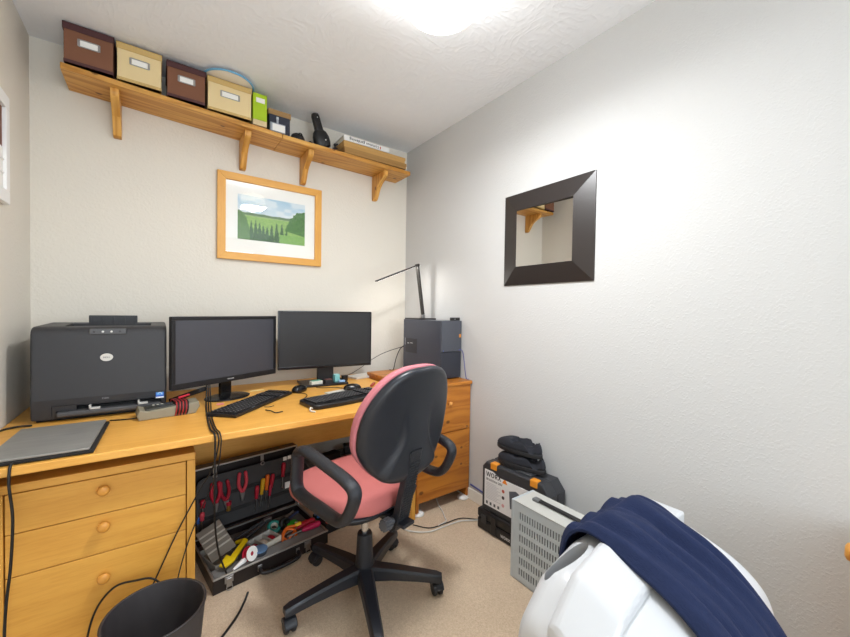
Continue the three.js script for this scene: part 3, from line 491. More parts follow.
// ---------------------------------------------------------------- laptop, meter
{
  const t = thing('laptop', 'closed grey laptop at the left front edge of the desk', 'laptop', [-0.285, DESK_Y, -1.745], -0.03);
  part('base', box(-0.119, 0.127, 0.002, 0.013, -0.178, 0.178, 0.003), mats.blackMatt, t);
  const brushed = (() => { const a = noiser(4, 90, 401), b = noiser(6, 6, 402); return dataTex(256, 256, (u, v) => mixc(hex(0x84837f), hex(0x9d9b96), 0.5 * a(u + 0.1 * b(u, v), v) + 0.5 * b(u, v)), true, [0.3, 0.3]); })();
  part('lid', box(-0.119, 0.117, 0.0135, 0.021, -0.178, 0.178, 0.003), M(0xffffff, 0.38, { map: brushed, metalness: 0.15 }), t);
  for (const [x, z] of [[-0.1, 0.16], [0.1, 0.16], [-0.1, -0.16], [0.1, -0.16]]) part('rubber_foot', T(new THREE.CylinderGeometry(0.007, 0.007, 0.002, 10), x, 0.001, z), mats.dark, t);
}
{
  const t = thing('multimeter', 'beige handheld meter with red and black leads wrapped round it', 'meter', [0.034, DESK_Y, -1.955], 0.10);
  const s = new THREE.Shape(); s.moveTo(-0.10, 0); s.lineTo(0.10, 0); s.lineTo(0.118, 0.03); s.lineTo(0.112, 0.052); s.lineTo(0.075, 0.048); s.lineTo(-0.07, 0.036); s.lineTo(-0.098, 0.046); s.lineTo(-0.106, 0.02); s.closePath();
  part('case', extr(s, 0.095, 0.006, [], 3).translate(0, 0, -0.0475), M(0x8d8672, 0.6), t);
  part('face_panel', box(-0.075, 0.065, 0.034, 0.046, -0.036, 0.036, 0.004).rotateZ(0.06).translate(0, 0.0015, 0), M(0x34352f, 0.5), t);
  part('dial', rod([0.005, 0.044, 0.0], [0.005, 0.052, 0.0], 0.017, 0.015, 20), mats.charcoal, t);
  for (const x of [-0.045, -0.03, -0.015]) part('button', cbox(0.008, 0.004, 0.012, x, 0.046, -0.02, 0.001), M(0xb8b6aa, 0.5), t);
  const loop = (x, m, k) => part(m === mats.cableRed ? 'red_lead' : 'black_lead', tube([[x, 0.003, 0.045], [x + 0.004, 0.03, 0.054], [x + 0.006, 0.056, 0.035], [x + 0.002, 0.059, 0], [x - 0.004, 0.056, -0.04], [x - 0.004, 0.028, -0.054], [x - 0.002, 0.004, -0.045]], 0.003, 40, 6), m, t);
  for (let i = 0; i < 4; i++) { loop(0.025 + i * 0.012, mats.cableRed); loop(0.031 + i * 0.012, mats.cable); }
  part('probe', rod([0.045, 0.066, -0.01], [0.085, 0.078, 0.0], 0.006, 0.004), M(0xc21f33, 0.4), t, 'red probe tip');
}
single('phone_handset', uvm(box(-0.025, 0.025, 0, 0.022, -0.085, 0.085, 0.006).rotateX(-0.35).rotateY(0.9).translate(0.125, DESK_Y + 0.031, -2.14)), mats.blackMatt, 'black remote handset leaning between the printer and left monitor', 'handset');
// ---------------------------------------------------------------- desk clutter
single('paper_slip', box(0.425, 0.50, DESK_Y + 0.0005, DESK_Y + 0.002, -2.275, -2.255, 0, 'x').rotateY(0), M(0xf1e2a2, 0.8), 'pale yellow paper slip right of the round monitor foot', 'paper');
single('eraser', box(0.232, 0.262, DESK_Y + 0.0005, DESK_Y + 0.008, -2.03, -2.015, 0.002), M(0xd98a8a, 0.7), 'tiny pink eraser between round monitor foot and slim keyboard', 'eraser');
single('white_booklet', [box(-0.09, 0.09, 0, 0.012, -0.06, 0.06, 0.002).rotateY(0.25).translate(1.16, DESK_Y + 0.0005, -2.36)], mats.paper, 'white booklet lying right of the rectangular monitor foot', 'booklet');
single('paper_card', box(-0.065, 0.065, 0, 0.004, -0.035, 0.035, 0.001).rotateY(0.25).translate(0.83, DESK_Y + 0.0005, -1.985), M(0xd9d4c8, 0.8), 'off-white card partly under the curved keyboard mouse', 'card');
{ // on the monitor foot; foot top at DESK_Y + 0.012
  const y = DESK_Y + 0.0125, c = [0.857, -2.22];
  const put = (name, label, cat, w, h, d, x, z, m, capm) => { const t = thing(name, label, cat, [x, y, z], 0.12); part('body', cbox(w, h, d, 0, h / 2, 0, 0.002), m, t); if (capm) part('top_label', cbox(w * 0.8, 0.003, d * 0.8, 0, h + 0.0015, 0, 0.0008), capm, t); };
  put('small_box', 'small white and green carton on the monitor foot', 'carton', 0.07, 0.022, 0.035, 0.785, -2.21, M(0xdfe3da, 0.7), M(0x5fa58c, 0.6));
  put('adapter', 'dark round-edged adapter in the middle of monitor foot', 'adapter', 0.05, 0.022, 0.04, 0.862, -2.213, mats.charcoal, M(0x774b45, 0.6));
  put('memo_cube', 'turquoise note cube on the monitor foot', 'note cube', 0.035, 0.045, 0.03, 0.925, -2.235, M(0x8fd0cf, 0.7), M(0xbfe6e4, 0.7));
  put('black_plug', 'black square plug at the right of the monitor foot', 'plug', 0.035, 0.036, 0.025, 0.978, -2.228, mats.black, null);
  single('usb_dongle', cbox(0.04, 0.012, 0.018, 0.945, y + 0.0065, -2.196, 0.002), M(0x9fc3e8, 0.5), 'pale blue plastic clip in front of the turquoise note cube', 'clip');
}
{
  const mk = (x, z, turn, m, label, dy = 0) => { const t = thing('pocket_tool', label, 'tool', [x, DESK_Y + 0.0005 + dy, z], turn); part('body', cbox(0.085, 0.012, 0.018, 0, 0.006, 0, 0.004), m, t); part('blade', cbox(0.03, 0.003, 0.01, 0.056, 0.006, 0, 0.0008), mats.steel, t); };
  mk(1.09, -2.055, 0.9, M(0xa63a2e, 0.5), 'red pocket tool on the desk by the chair back'); mk(1.10, -1.985, 0.5, M(0x3a372f, 0.5), 'dark pocket tool on the desk by the chair back'); 
}
single('glasses_arm', [tube([[0.405, DESK_Y + 0.003, -1.80], [0.416, DESK_Y + 0.008, -1.755], [0.432, DESK_Y + 0.003, -1.728], [0.462, DESK_Y + 0.003, -1.735]], 0.0025)], mats.cable, 'short bent black wire in front of the slim keyboard', 'wire');
single('cable_tie', [tube([[0.412, DESK_Y + 0.003, -1.86], [0.43, DESK_Y + 0.004, -1.845], [0.455, DESK_Y + 0.003, -1.86]], 0.0016)], mats.cable, 'tiny black cable tie beside the slim keyboard edge', 'cable tie');
single('white_plug', [tube([[0.59, DESK_Y + 0.006, -1.70], [0.575, DESK_Y + 0.012, -1.69], [0.568, DESK_Y + 0.006, -1.665], [0.58, DESK_Y + 0.004, -1.645]], 0.004, 20, 8)], mats.cableWhite, 'short white lead loop at the left end of curved keyboard', 'lead');
// ---------------------------------------------------------------- computer tower and desk lamp
{
  const t = thing('computer_tower', 'dark slate computer tower on top of the pine chest', 'computer', [1.512, 0.7485, -2.02]);
  const W = 0.082, H = 0.371, D0 = -0.22, D1 = 0.22, slate = M(0x454955, 0.32), slate2 = M(0x4b4e56, 0.3);
  part('case', box(-W, W, 0.006, H, D0, D1 - 0.014, 0.003), slate, t);
  part('upper_front', box(-W, W, H * 0.47, H, D1 - 0.013, D1, 0.004), slate2, t); part('lower_front', box(-W, W, 0.006, H * 0.465, D1 - 0.013, D1 - 0.003, 0.004), M(0x30333c, 0.3), t);
  part('power_light', T(new THREE.CylinderGeometry(0.003, 0.003, 0.002, 12).rotateX(Math.PI / 2), -0.067, H * 0.49, D1), M(0x4f6fc0, 0.3), t);
  part('orange_sticker', cbox(0.016, 0.022, 0.001, 0.068, H * 0.74, D1 + 0.0006, 0), M(0xd98a3a, 0.5), t);
  part('side_vent', box(-W - 0.001, -W + 0.001, 0.14, 0.24, D0 + 0.03, D0 + 0.17, 0.0005), M(0x33343c, 0.4), t);
  part('side_print', [cbox(0.001, 0.006, 0.022, -W - 0.0008, 0.205, -0.155, 0), cbox(0.001, 0.005, 0.03, -W - 0.0008, 0.208, -0.115, 0), cbox(0.001, 0.05, 0.003, -W - 0.0006, 0.215, -0.195, 0)], M(0xc9ccd2, 0.4), t);
  for (const [x, z] of [[-0.06, -0.18], [0.06, -0.18], [-0.06, 0.18], [0.06, 0.18]]) part('foot', T(new THREE.CylinderGeometry(0.012, 0.012, 0.006, 12), x, 0.003, z), mats.dark, t);
  const d = thing('usb_hub', 'small black hub on the front corner of the tower', 'hub', [1.553, 0.7485 + H + 0.0005, -1.822]);
  part('body', cbox(0.062, 0.02, 0.03, 0, 0.01, 0, 0.003), mats.black, d); part('port', cbox(0.012, 0.005, 0.002, -0.012, 0.01, 0.0155, 0.0005), mats.steel, d);
}
{
  const y = 0.7485 + 0.3715, t = thing('desk_lamp', 'slim dark folding desk lamp standing on the computer tower', 'lamp', [1.52, y, -2.13]);
  const dm = M(0x3c3a38, 0.4, { metalness: 0.5 });
  part('base', [box(-0.085, 0.062, 0, 0.009, -0.105, 0.075, 0.004)], dm, t);
  part('hinge', [box(-0.014, 0.014, 0.009, 0.03, -0.01, 0.01, 0.004), rod([0, 0.028, -0.016], [0, 0.028, 0.016], 0.009)], mats.steel, t);
  const ex = -0.055, ey = 0.375, L = 0.345, a = Math.atan2(0.128, 0.319);                  // elbow; head slopes down towards -x
  part('arm', cbox(0.014, Math.hypot(ex, ey - 0.028), 0.03, 0, 0, 0, 0.003, 'y').rotateZ(Math.atan2(-ex, ey - 0.028)).translate(ex / 2, (ey + 0.028) / 2, 0), dm, t);
  part('elbow', rod([ex, ey, -0.017], [ex, ey, 0.017], 0.010), dm, t);
  const head = g => g.translate(-L / 2, 0, 0).rotateZ(a).translate(ex, ey, 0);
  const hd = part('lamp_head', head(cbox(L, 0.008, 0.034, 0, 0, 0, 0.003)), dm, t);
  part('led_strip', head(cbox(L - 0.03, 0.002, 0.02, -0.004, -0.0045, 0, 0.0005)), new THREE.MeshStandardMaterial({ color: 0xffffff, emissive: new THREE.Color().setRGB(1, 0.97, 0.92), emissiveIntensity: 1.5, roughness: 0.5 }), hd);
  const led = new THREE.RectAreaLight(new THREE.Color().setRGB(1, 0.97, 0.92), 62, L - 0.03, 0.02);
  const c = V(-L / 2 - 0.004, -0.0065, 0).applyAxisAngle(V(0, 0, 1), a).add(V(ex + 1.52, ey + y, -2.13)), n = V(0, -1, 0).applyAxisAngle(V(0, 0, 1), a);
  led.position.copy(c); led.up.set(0, 0, 1); led.lookAt(c.clone().add(n)); 
  scene.add(led);
}
// ---------------------------------------------------------------- office chair (local: forward -z, right +x)
{
  const th = 0.235, t = thing('office_chair', 'pink cushioned swivel office chair with black back shell and loop arms', 'chair', [0.697, 0, -1.368], th);
  const pl = M(0x21242b, 0.36, { bumpMap: texGrain, bumpScale: 0.0003 }), fabric = M(0xc4706c, 0.9, { bumpMap: texWeave, bumpScale: 0.0004 });
  part('hub', T(lathe([[0.0005, 0.075], [0.05, 0.075], [0.054, 0.09], [0.052, 0.118], [0.04, 0.13], [0.0005, 0.13]], 32), 0, 0, 0), pl, t);
  for (let k = 0; k < 5; k++) {
    const a = (36 + 72 * k) * Math.PI / 180, wx = Math.cos(a), wz = Math.sin(a), R = [Math.cos(th), -Math.sin(th)], F = [-Math.sin(th), -Math.cos(th)];
    const lx = wx * R[0] + wz * R[1], lz = -(wx * F[0] + wz * F[1]), rot = Math.atan2(-lz, lx);
    // tapered, downward sloping leg with trapezoid section
    const secs = [[0.03, 0.030, 0.034, 0.078, 0.128], [0.12, 0.026, 0.030, 0.080, 0.120], [0.22, 0.022, 0.026, 0.074, 0.107], [0.30, 0.020, 0.023, 0.066, 0.095], [0.322, 0.016, 0.019, 0.064, 0.088]], pos = [], idx = [];
    for (const [x, wt, wb, yb, yt] of secs) pos.push(x, yb, -wb, x, yt - 0.008, -wt - 0.001, x, yt, -wt * 0.72, x, yt, wt * 0.72, x, yt - 0.008, wt + 0.001, x, yb, wb);
    for (let i = 0; i < secs.length - 1; i++) for (let j = 0; j < 6; j++) { const p = i * 6 + j, q = i * 6 + (j + 1) % 6; idx.push(p, p + 6, q, q, p + 6, q + 6); }
    const e = (secs.length - 1) * 6; for (let j = 1; j < 5; j++) { idx.push(e, e + j + 1, e + j); idx.push(0, j, j + 1); }
    let g = new THREE.BufferGeometry(); g.setAttribute('position', new THREE.Float32BufferAttribute(pos, 3)); g.setIndex(idx.map((v, i) => v)); for (let i = 0; i < idx.length; i += 3) [idx[i + 1], idx[i + 2]] = [idx[i + 2], idx[i + 1]]; g.setIndex(idx); g = toCreasedNormals(g, 0.6); 
    const leg = part('leg', g.rotateY(rot), pl, t);
    // twin-wheel castor: hood and two wheels
    const c = [lx * 0.305, lz * 0.305], ca = rot + rr(-0.8, 0.8) + 1.2;
    const wheel = s => { const w = lathe([[0.0005, -0.009], [0.020, -0.009], [0.0255, -0.006], [0.0265, 0], [0.0255, 0.006], [0.020, 0.009], [0.0005, 0.009]], 24).rotateX(Math.PI / 2); return w.translate(0.008, 0.0267, s * 0.0125).rotateY(ca).translate(c[0], 0, c[1]); };
    const hood = (() => { const s = new THREE.Shape(); s.absarc(0, 0, 0.029, 0.1, Math.PI * 0.95, false); s.lineTo(-0.012, 0.0); s.absarc(0, 0, 0.012, Math.PI, 0, true); s.closePath(); return extr(s, 0.046, 0.004, [], 2).translate(0.008, 0.0267, -0.023).rotateY(ca).translate(c[0], 0, c[1]); })();
    const cas = part('castor', [hood, rod([c[0], 0.05, c[1]], [c[0], 0.072, c[1]], 0.011)], pl, leg);
    for (const s of [-1, 1]) t && part('wheel', wheel(s), M(0x26272a, 0.45), leg);
  }
  part('column_sleeve', T(lathe([[0.038, 0.125], [0.036, 0.15], [0.033, 0.20], [0.0305, 0.255], [0.028, 0.262], [0.0005, 0.262]], 28)), pl, t);
  part('gas_column', rod([0, 0.26, 0], [0, 0.40, 0], 0.014), mats.chrome, t);
  part('seat_pan', [stack(superell(0.21, 0.20, 3.4), [[0.80, 0.398], [0.95, 0.402], [1.0, 0.415], [1.02, 0.432]], 40).translate(0, 0, -0.04), cbox(0.16, 0.035, 0.2, 0, 0.392, 0.0, 0.008), cbox(0.06, 0.014, 0.16, 0, 0.388, 0.17, 0.004)], pl, t);
  // seat cushion with a rolled front edge
  const seat = stack(superell(0.232, 0.232, 3.2), [[0.93, 0.424], [0.985, 0.43], [1.0, 0.446], [0.99, 0.465], [0.955, 0.481], [0.88, 0.491], [0.7, 0.495], [0.35, 0.493]], 56);
  { const p = seat.attributes.position; for (let i = 0; i < p.count; i++) { const z = p.getZ(i), y = p.getY(i); const k = sm(-0.10, -0.24, z); p.setY(i, y - k * 0.012 * sm(0.42, 0.5, y) - 0.006 * Math.exp(-(p.getX(i) ** 2 + z * z) / 0.02) * sm(0.47, 0.5, y)); p.setX(i, p.getX(i) * (z < 0 ? 1 + 0.05 * sm(0, -0.2, z) : 1 - 0.12 * sm(0, 0.22, z))); } seat.translate(0, 0, -0.06); seat.computeVertexNormals(); }
  const su = uvm(seat.toNonIndexed(), 'x'); part('seat_cushion', su, fabric, t);
  // back: outline in x,y around its middle; shell and cushion built as discs and bent
  const outline = tt => { const a = -tt * Math.PI * 2, c = Math.cos(a), s = Math.sin(a), y = 0.215 * Math.sign(s) * Math.abs(s) ** (2 / 2.7); const taper = 1 - 0.16 * sm(-0.02, 0.215, y) - 0.13 * sm(-0.06, -0.215, y); return [0.226 * taper * Math.sign(c) * Math.abs(c) ** (2 / 2.7), y]; };
  const disc = (rings) => stack(outline, rings, 64);
  const bend = (g, spine) => { const p = g.attributes.position; for (let i = 0; i < p.count; i++) { const x = p.getX(i), d = p.getY(i), y = p.getZ(i);   // d = thickness, + towards the rear
      let k = 0; if (spine && d > 0.004) { const hw = 0.058 + 0.085 * sm(0.0, -0.20, y) ** 1.4, e = sm(hw + 0.022, hw - 0.006, Math.abs(x)); k = e * 0.013 * sm(0.10, -0.08, y) * sm(0.99, 0.8, Math.abs(y) / 0.215) ; }
      const curve = -0.9 * x * x * 0.8 + 0.35 * (y + 0.05) ** 2;
      p.setXYZ(i, x, y, d + k + curve); } g.computeVertexNormals(); return g; };
  const place = g => g.rotateX(0.15).translate(0.004, 0.772, 0.252);
  const rs = []; for (const s of [0.999]) rs.push([0.985, -0.006], [1.0, 0.0], [1.0, 0.010], [0.985, 0.018], [0.955, 0.0225], [0.91, 0.0245]); for (let k = 1; k <= 22; k++) rs.push([0.91 * (1 - k / 23), 0.0245 + 0.004 * (k / 23)]);
  const back = part('back_shell', place(bend(disc(rs), true)), pl, t);
  const cu = part('back_cushion', uvm(place(bend(disc([[0.5, -0.058], [0.8, -0.056], [0.93, -0.050], [0.99, -0.038], [1.005, -0.020], [1.0, -0.007], [0.9, -0.006]]), false)).toNonIndexed(), 'x'), M(0xc97a82, 0.9, { bumpMap: texWeave, bumpScale: 0.0004 }), t);
  // ribbed back post
  const post = (() => { const pts = [[0, 0.385, 0.235], [0, 0.36, 0.262], [0, 0.40, 0.275], [0, 0.50, 0.283], [0, 0.60, 0.287], [0, 0.66, 0.287]]; const w = 0.034, pos = []; const s = new THREE.Shape(); s.moveTo(0.19, 0.378); s.lineTo(0.19, 0.402); s.lineTo(0.245, 0.405); s.quadraticCurveTo(0.255, 0.41, 0.257, 0.43); s.lineTo(0.272, 0.675); s.lineTo(0.298, 0.675); s.lineTo(0.290, 0.40); s.quadraticCurveTo(0.285, 0.345, 0.262, 0.345); s.quadraticCurveTo(0.24, 0.345, 0.235, 0.376); s.closePath(); return extr(s, 0.062, 0.005, [], 2).translate(0, 0, -0.031).rotateY(-Math.PI / 2); })();
  const lean = g => { const p = g.attributes.position; for (let i = 0; i < p.count; i++) p.setZ(i, p.getZ(i) - 0.010 + (p.getY(i) - 0.69) * 0.2); g.computeVertexNormals(); return g; };
  const po = part('back_post', lean(post), pl, t);
  part('ribs', lean(merge(Array.from({ length: 22 }, (_, k) => cbox(0.056, 0.0045, 0.004, 0, 0.405 + k * 0.0105, 0.2905 + k * 0.0004, 0.0012)))), M(0x2b2d31, 0.4), po);
  part('adjust_knob', lean(merge([rod([-0.030, 0.395, 0.262], [-0.052, 0.395, 0.262], 0.013), ...Array.from({ length: 10 }, (_, k) => { const a = k / 10 * Math.PI * 2; return rod([-0.05, 0.395 + 0.019 * Math.sin(a), 0.262 + 0.019 * Math.cos(a)], [-0.078, 0.395 + 0.019 * Math.sin(a), 0.262 + 0.019 * Math.cos(a)], 0.0062, 0.0055, 8); }), rod([-0.05, 0.395, 0.262], [-0.080, 0.395, 0.262], 0.021, 0.019, 24)])), M(0x54565b, 0.45), t, 'grey fluted knob');
  part('height_lever', [rod([0.05, 0.388, 0.03], [0.20, 0.386, 0.05], 0.005), rod([0.19, 0.386, 0.049], [0.25, 0.384, 0.056], 0.009, 0.007)], pl, t);
  for (const s of [-1, 1]) {                                            // closed loop armrest, oval section
    const x = s * 0.256, pts = [[-0.06, 0.655], [-0.02, 0.66], [0.09, 0.645], [0.205, 0.626], [0.25, 0.60], [0.235, 0.545], [0.20, 0.495], [0.155, 0.479], [0.05, 0.484], [-0.06, 0.492], [-0.092, 0.518], [-0.09, 0.60], [-0.082, 0.64]];
    const g = tube(pts.map(([z, y]) => V(0, y, z)), 0.0185, 110, 14, true); g.scale(1.35, 1, 1); g.translate(x, 0, 0);
    const arm = part('armrest', g, pl, t); part('arm_bracket', [rod([x - s * 0.01, 0.475, -0.03], [s * 0.16, 0.405, -0.03], 0.013, 0.014), rod([x - s * 0.01, 0.472, 0.07], [s * 0.16, 0.405, 0.07], 0.013, 0.014)], pl, arm);
  }
}
// ---------------------------------------------------------------- waste bin
{
  const t = thing('waste_bin', 'round dark charcoal waste bin in front of the beech pedestal', 'bin', [-0.003, 0, -1.335]);
  const rT = 0.128, rB = 0.098, H = 0.285;
  part('bucket', lathe([[0.0005, 0], [rB, 0], [rB + 0.003, 0.004], [rT, H - 0.002], [rT - 0.003, H], [rT - 0.006, H - 0.002], [rB - 0.003, 0.008], [0.0005, 0.006]], 64), M(0x393536, 0.55, { side: THREE.DoubleSide }), t);
  part('rim_band', T(new THREE.TorusGeometry(rT - 0.001, 0.0035, 8, 64).rotateX(Math.PI / 2), 0, H - 0.003, 0), M(0x2d292a, 0.5), t);
  part('seam', rod([-0.03, 0.012, -(rB - 0.007)], [-0.04, H - 0.01, -(rT - 0.012)], 0.001), M(0x211e1f, 0.6), t);
}
// ---------------------------------------------------------------- tool case lying open under the desk (local: x along the front, z to the room)
const caseAng = 0.14, caseO = [0.4426, 0, -1.741], CW = 0.52, CD = 0.353, CH = 0.066;
const caseP = (x, y, z) => [caseO[0] + x * Math.cos(caseAng) + z * Math.sin(caseAng), y, caseO[2] - x * Math.sin(caseAng) + z * Math.cos(caseAng)];
{
  const t = thing('tool_case', 'black tool case lying open under the desk with aluminium edges', 'tool case', caseO, caseAng);
  const W = CW / 2, shell = M(0x1b1413, 0.45), grey = M(0x4a4a49, 0.8), foam = M(0x737270, 0.85);
  const base = part('base_shell', [box(-W, W, 0.002, CH - 0.006, -0.006, 0, 0.003), box(-W, W, 0.002, CH - 0.006, -CD, -CD + 0.006, 0.003), box(-W, -W + 0.006, 0.002, CH - 0.006, -CD + 0.006, -0.006, 0.002), box(W - 0.006, W, 0.002, CH - 0.006, -CD + 0.006, -0.006, 0.002), box(-W, W, 0.001, 0.007, -CD, 0, 0.002)], shell, t);
  part('base_edge', [box(-W - 0.001, W + 0.001, CH - 0.007, CH, -0.007, 0.001, 0.002), box(-W - 0.001, W + 0.001, CH - 0.007, CH, -CD - 0.001, -CD + 0.007, 0.002), box(-W - 0.001, -W + 0.007, CH - 0.007, CH, -CD, 0, 0.002), box(W - 0.007, W + 0.001, CH - 0.007, CH, -CD, 0, 0.002)], mats.aluminium, base, 'aluminium edge strip');
  part('foam_tray', [box(-W + 0.008, W - 0.008, 0.007, 0.03, -CD + 0.008, -0.07, 0.002), box(-W + 0.008, W - 0.008, 0.007, CH - 0.004, -0.07, -0.009, 0.003)], foam, base);
  for (const x of [-0.20, 0.15]) { const l = part('latch', [box(x - 0.017, x + 0.017, 0.03, 0.058, 0.0, 0.004, 0.001), box(x - 0.011, x + 0.011, 0.014, 0.05, 0.003, 0.007, 0.002)], mats.steel, base); part('latch_loop', tube([[x - 0.009, 0.028, 0.006], [x - 0.011, 0.010, 0.010], [x, 0.004, 0.012], [x + 0.011, 0.010, 0.010], [x + 0.009, 0.028, 0.006]], 0.0016, 24, 6), mats.steel, t); }
  const hd = part('handle', [tube([[-0.075, 0.030, 0.004], [-0.07, 0.024, 0.03], [-0.02, 0.020, 0.038], [0.05, 0.020, 0.038], [0.095, 0.024, 0.03], [0.10, 0.030, 0.004]], 0.009, 50, 10)], mats.black, t);
  for (const x of [-0.075, 0.10]) part('handle_mount', box(x - 0.009, x + 0.009, 0.02, 0.046, 0, 0.006, 0.002), mats.steel, t);
  // lid standing upright behind the hinge; its mouth faces the room
  const LH = 0.335, z0 = -CD - 0.062, z1 = -CD - 0.004;
  const lid = part('lid_shell', [box(-W, W, CH, CH + LH, z0, z0 + 0.006, 0.003), box(-W, W, CH + LH - 0.006, CH + LH, z0, z1, 0.003), box(-W, W, CH, CH + 0.006, z0, z1, 0.003), box(-W, -W + 0.006, CH, CH + LH, z0, z1, 0.003), box(W - 0.006, W, CH, CH + LH, z0, z1, 0.003)], shell, t);
  part('lid_edge', [box(-W - 0.001, W + 0.001, CH + LH - 0.007, CH + LH + 0.001, z1 - 0.006, z1 + 0.001, 0.002), box(W - 0.007, W + 0.001, CH, CH + LH, z1 - 0.006, z1 + 0.001, 0.002), box(-W - 0.001, -W + 0.007, CH, CH + LH, z1 - 0.006, z1 + 0.001, 0.002)], mats.aluminium, lid, 'aluminium edge strip');
  const pz = z1 - 0.014;
  part('tool_panel', extr((() => { const s = new THREE.Shape(), a = -W + 0.02, b = W - 0.012, c = CH + 0.012, d = CH + LH - 0.055; s.moveTo(a, c); s.lineTo(b, c); s.lineTo(b, d); s.lineTo(a + 0.05, d); s.quadraticCurveTo(a, d, a, d - 0.05); s.closePath(); return s; })(), 0.006, 0.001).translate(0, 0, pz - 0.006), M(0x39393a, 0.7), lid);
  part('elastic_strap', [box(-W + 0.03, W - 0.02, CH + 0.165, CH + 0.185, pz, pz + 0.003, 0.001), box(-W + 0.03, W - 0.02, CH + 0.07, CH + 0.088, pz, pz + 0.003, 0.001)], M(0x2a2a2b, 0.9), lid);
  for (const x of [-0.16, 0.07]) part('strap_ring', [new THREE.TorusGeometry(0.009, 0.0025, 8, 20).translate(x, CH + LH - 0.055, pz + 0.006), box(x - 0.008, x + 0.008, CH + LH - 0.045, CH + LH - 0.010, pz - 0.004, pz, 0.001)], mats.steel, lid);
  part('label_tag', box(0.185, 0.205, CH + LH - 0.075, CH + LH - 0.055, pz, pz + 0.001, 0), mats.paper, lid); part('label_tag', box(0.21, 0.23, CH + LH - 0.073, CH + LH - 0.053, pz, pz + 0.001, 0), mats.paper, lid); part('label_tag', box(0.195, 0.235, CH + 0.10, CH + 0.135, pz + 0.003, pz + 0.004, 0), mats.paper, lid);
  part('hinge', [rod([-0.18, CH - 0.002, -CD - 0.003], [-0.12, CH - 0.002, -CD - 0.003], 0.005), rod([0.14, CH - 0.002, -CD - 0.003], [0.20, CH - 0.002, -CD - 0.003], 0.005)], mats.steel, t);
  part('lid_stay', rod([W - 0.012, CH + 0.01, -CD + 0.05], [W - 0.012, CH + 0.11, -CD - 0.012], 0.003), mats.steel, t);

  // tools held in the lid: local positions, then placed as things of their own
  const tz = pz + 0.013, red = M(0xb01c34, 0.4), orange = M(0xe06a1c, 0.45), yellow = M(0xd9a91c, 0.45), pink = M(0xc8404e, 0.45), blue = M(0x2c5fb0, 0.45);
  const inCase = (name, label, cat, x, y, z, rz = 0, group) => { const [wx, wy, wz] = caseP(x, y, z); const o = thing(name, label, cat, [wx, wy, wz], caseAng, group); o.rotation.z = rz; return o; };
  const driver = (label, x, y, m, len, rz = 0, r = 0.0112) => { const o = inCase('screwdriver', label, 'screwdriver', x, y, tz, rz, 'screwdrivers in the case lid'); part('handle', lathe([[0.0005, len], [r * 0.7, len - 0.002], [r, len - 0.012], [r * 0.95, len * 0.5], [r * 0.7, 0.012], [r * 0.85, 0.002], [0.0005, 0]], 12), m, o); part('shaft', rod([0, 0.001, 0], [0, -0.06, 0], 0.003), mats.steel, o); return o; };
  const pliers = (label, x, y, m, len, rz = 0) => { const o = inCase('pliers', label, 'pliers', x, y, tz, rz, 'pliers in the case lid');
    for (const s of [-1, 1]) part('handle', tube([[s * 0.004, 0, 0], [s * 0.014, len * 0.25, 0], [s * 0.019, len * 0.6, 0], [s * 0.015, len * 1.1, 0]], 0.0086, 24, 8), m, o);
    part('jaws', extr([[-0.012, 0.004], [0.012, 0.004], [0.01, -0.02], [0.004, -0.05], [-0.004, -0.05], [-0.01, -0.02]], 0.009, 0.0015).translate(0, 0, -0.0045), mats.steel, o); return o; };
  pliers('red handled pliers, leftmost pair held in the case lid', -0.158, CH + 0.150, red, 0.085, 0.02); pliers('dark red pliers beside the leftmost pair in the lid', -0.112, CH + 0.148, M(0x9c1a2e, 0.4), 0.082, 0.10); pliers('pink slim pliers in the middle of the case lid', -0.034, CH + 0.165, pink, 0.085, 0.0);
  driver('short red stubby screwdriver at the far left of the lid', -0.215, CH + 0.142, red, 0.04, 0, 0.013); driver('orange-red stubby screwdriver at the lower left of the lid', -0.218, CH + 0.08, pink, 0.042, 0, 0.012);
  driver('yellow handled screwdriver among red ones in the case lid', 0.062, CH + 0.115, yellow, 0.085, -0.12); driver('orange handled screwdriver among red ones in the case lid', 0.088, CH + 0.13, orange, 0.085, -0.08); driver('red screwdriver left of the yellow one in the lid', 0.036, CH + 0.10, red, 0.07, -0.06); driver('red screwdriver right of the orange one in the lid', 0.113, CH + 0.135, red, 0.075, -0.14); driver('crimson screwdriver under the orange one in the lid', 0.105, CH + 0.093, M(0xbb2646, 0.4), 0.06, -0.1, 0.008);
  driver('red screwdriver below the two white tags in lid corner', 0.178, CH + 0.175, red, 0.08, -0.06); 
  driver('small blue screwdriver at the left bottom of the lid', -0.235, CH + 0.07, blue, 0.035, 0, 0.007);
  { const o = inCase('valve_fitting', 'small brass and red fitting strapped in the lid', 'fitting', -0.10, CH + 0.088, tz, 0); part('body', rod([0, 0, 0], [0, 0.028, 0], 0.011), M(0xb08a44, 0.35, { metalness: 0.8 }), o); part('cap', rod([0, 0.028, 0], [0, 0.045, 0], 0.013), red, o); }

  // things in the base tray (foam top at 0.030)
  const FY = 0.0305, drop = (name, label, cat, x, z, turn = 0, y = FY) => { const [wx, wy, wz] = caseP(x, y, z); return thing(name, label, cat, [wx, wy, wz], caseAng + turn); };
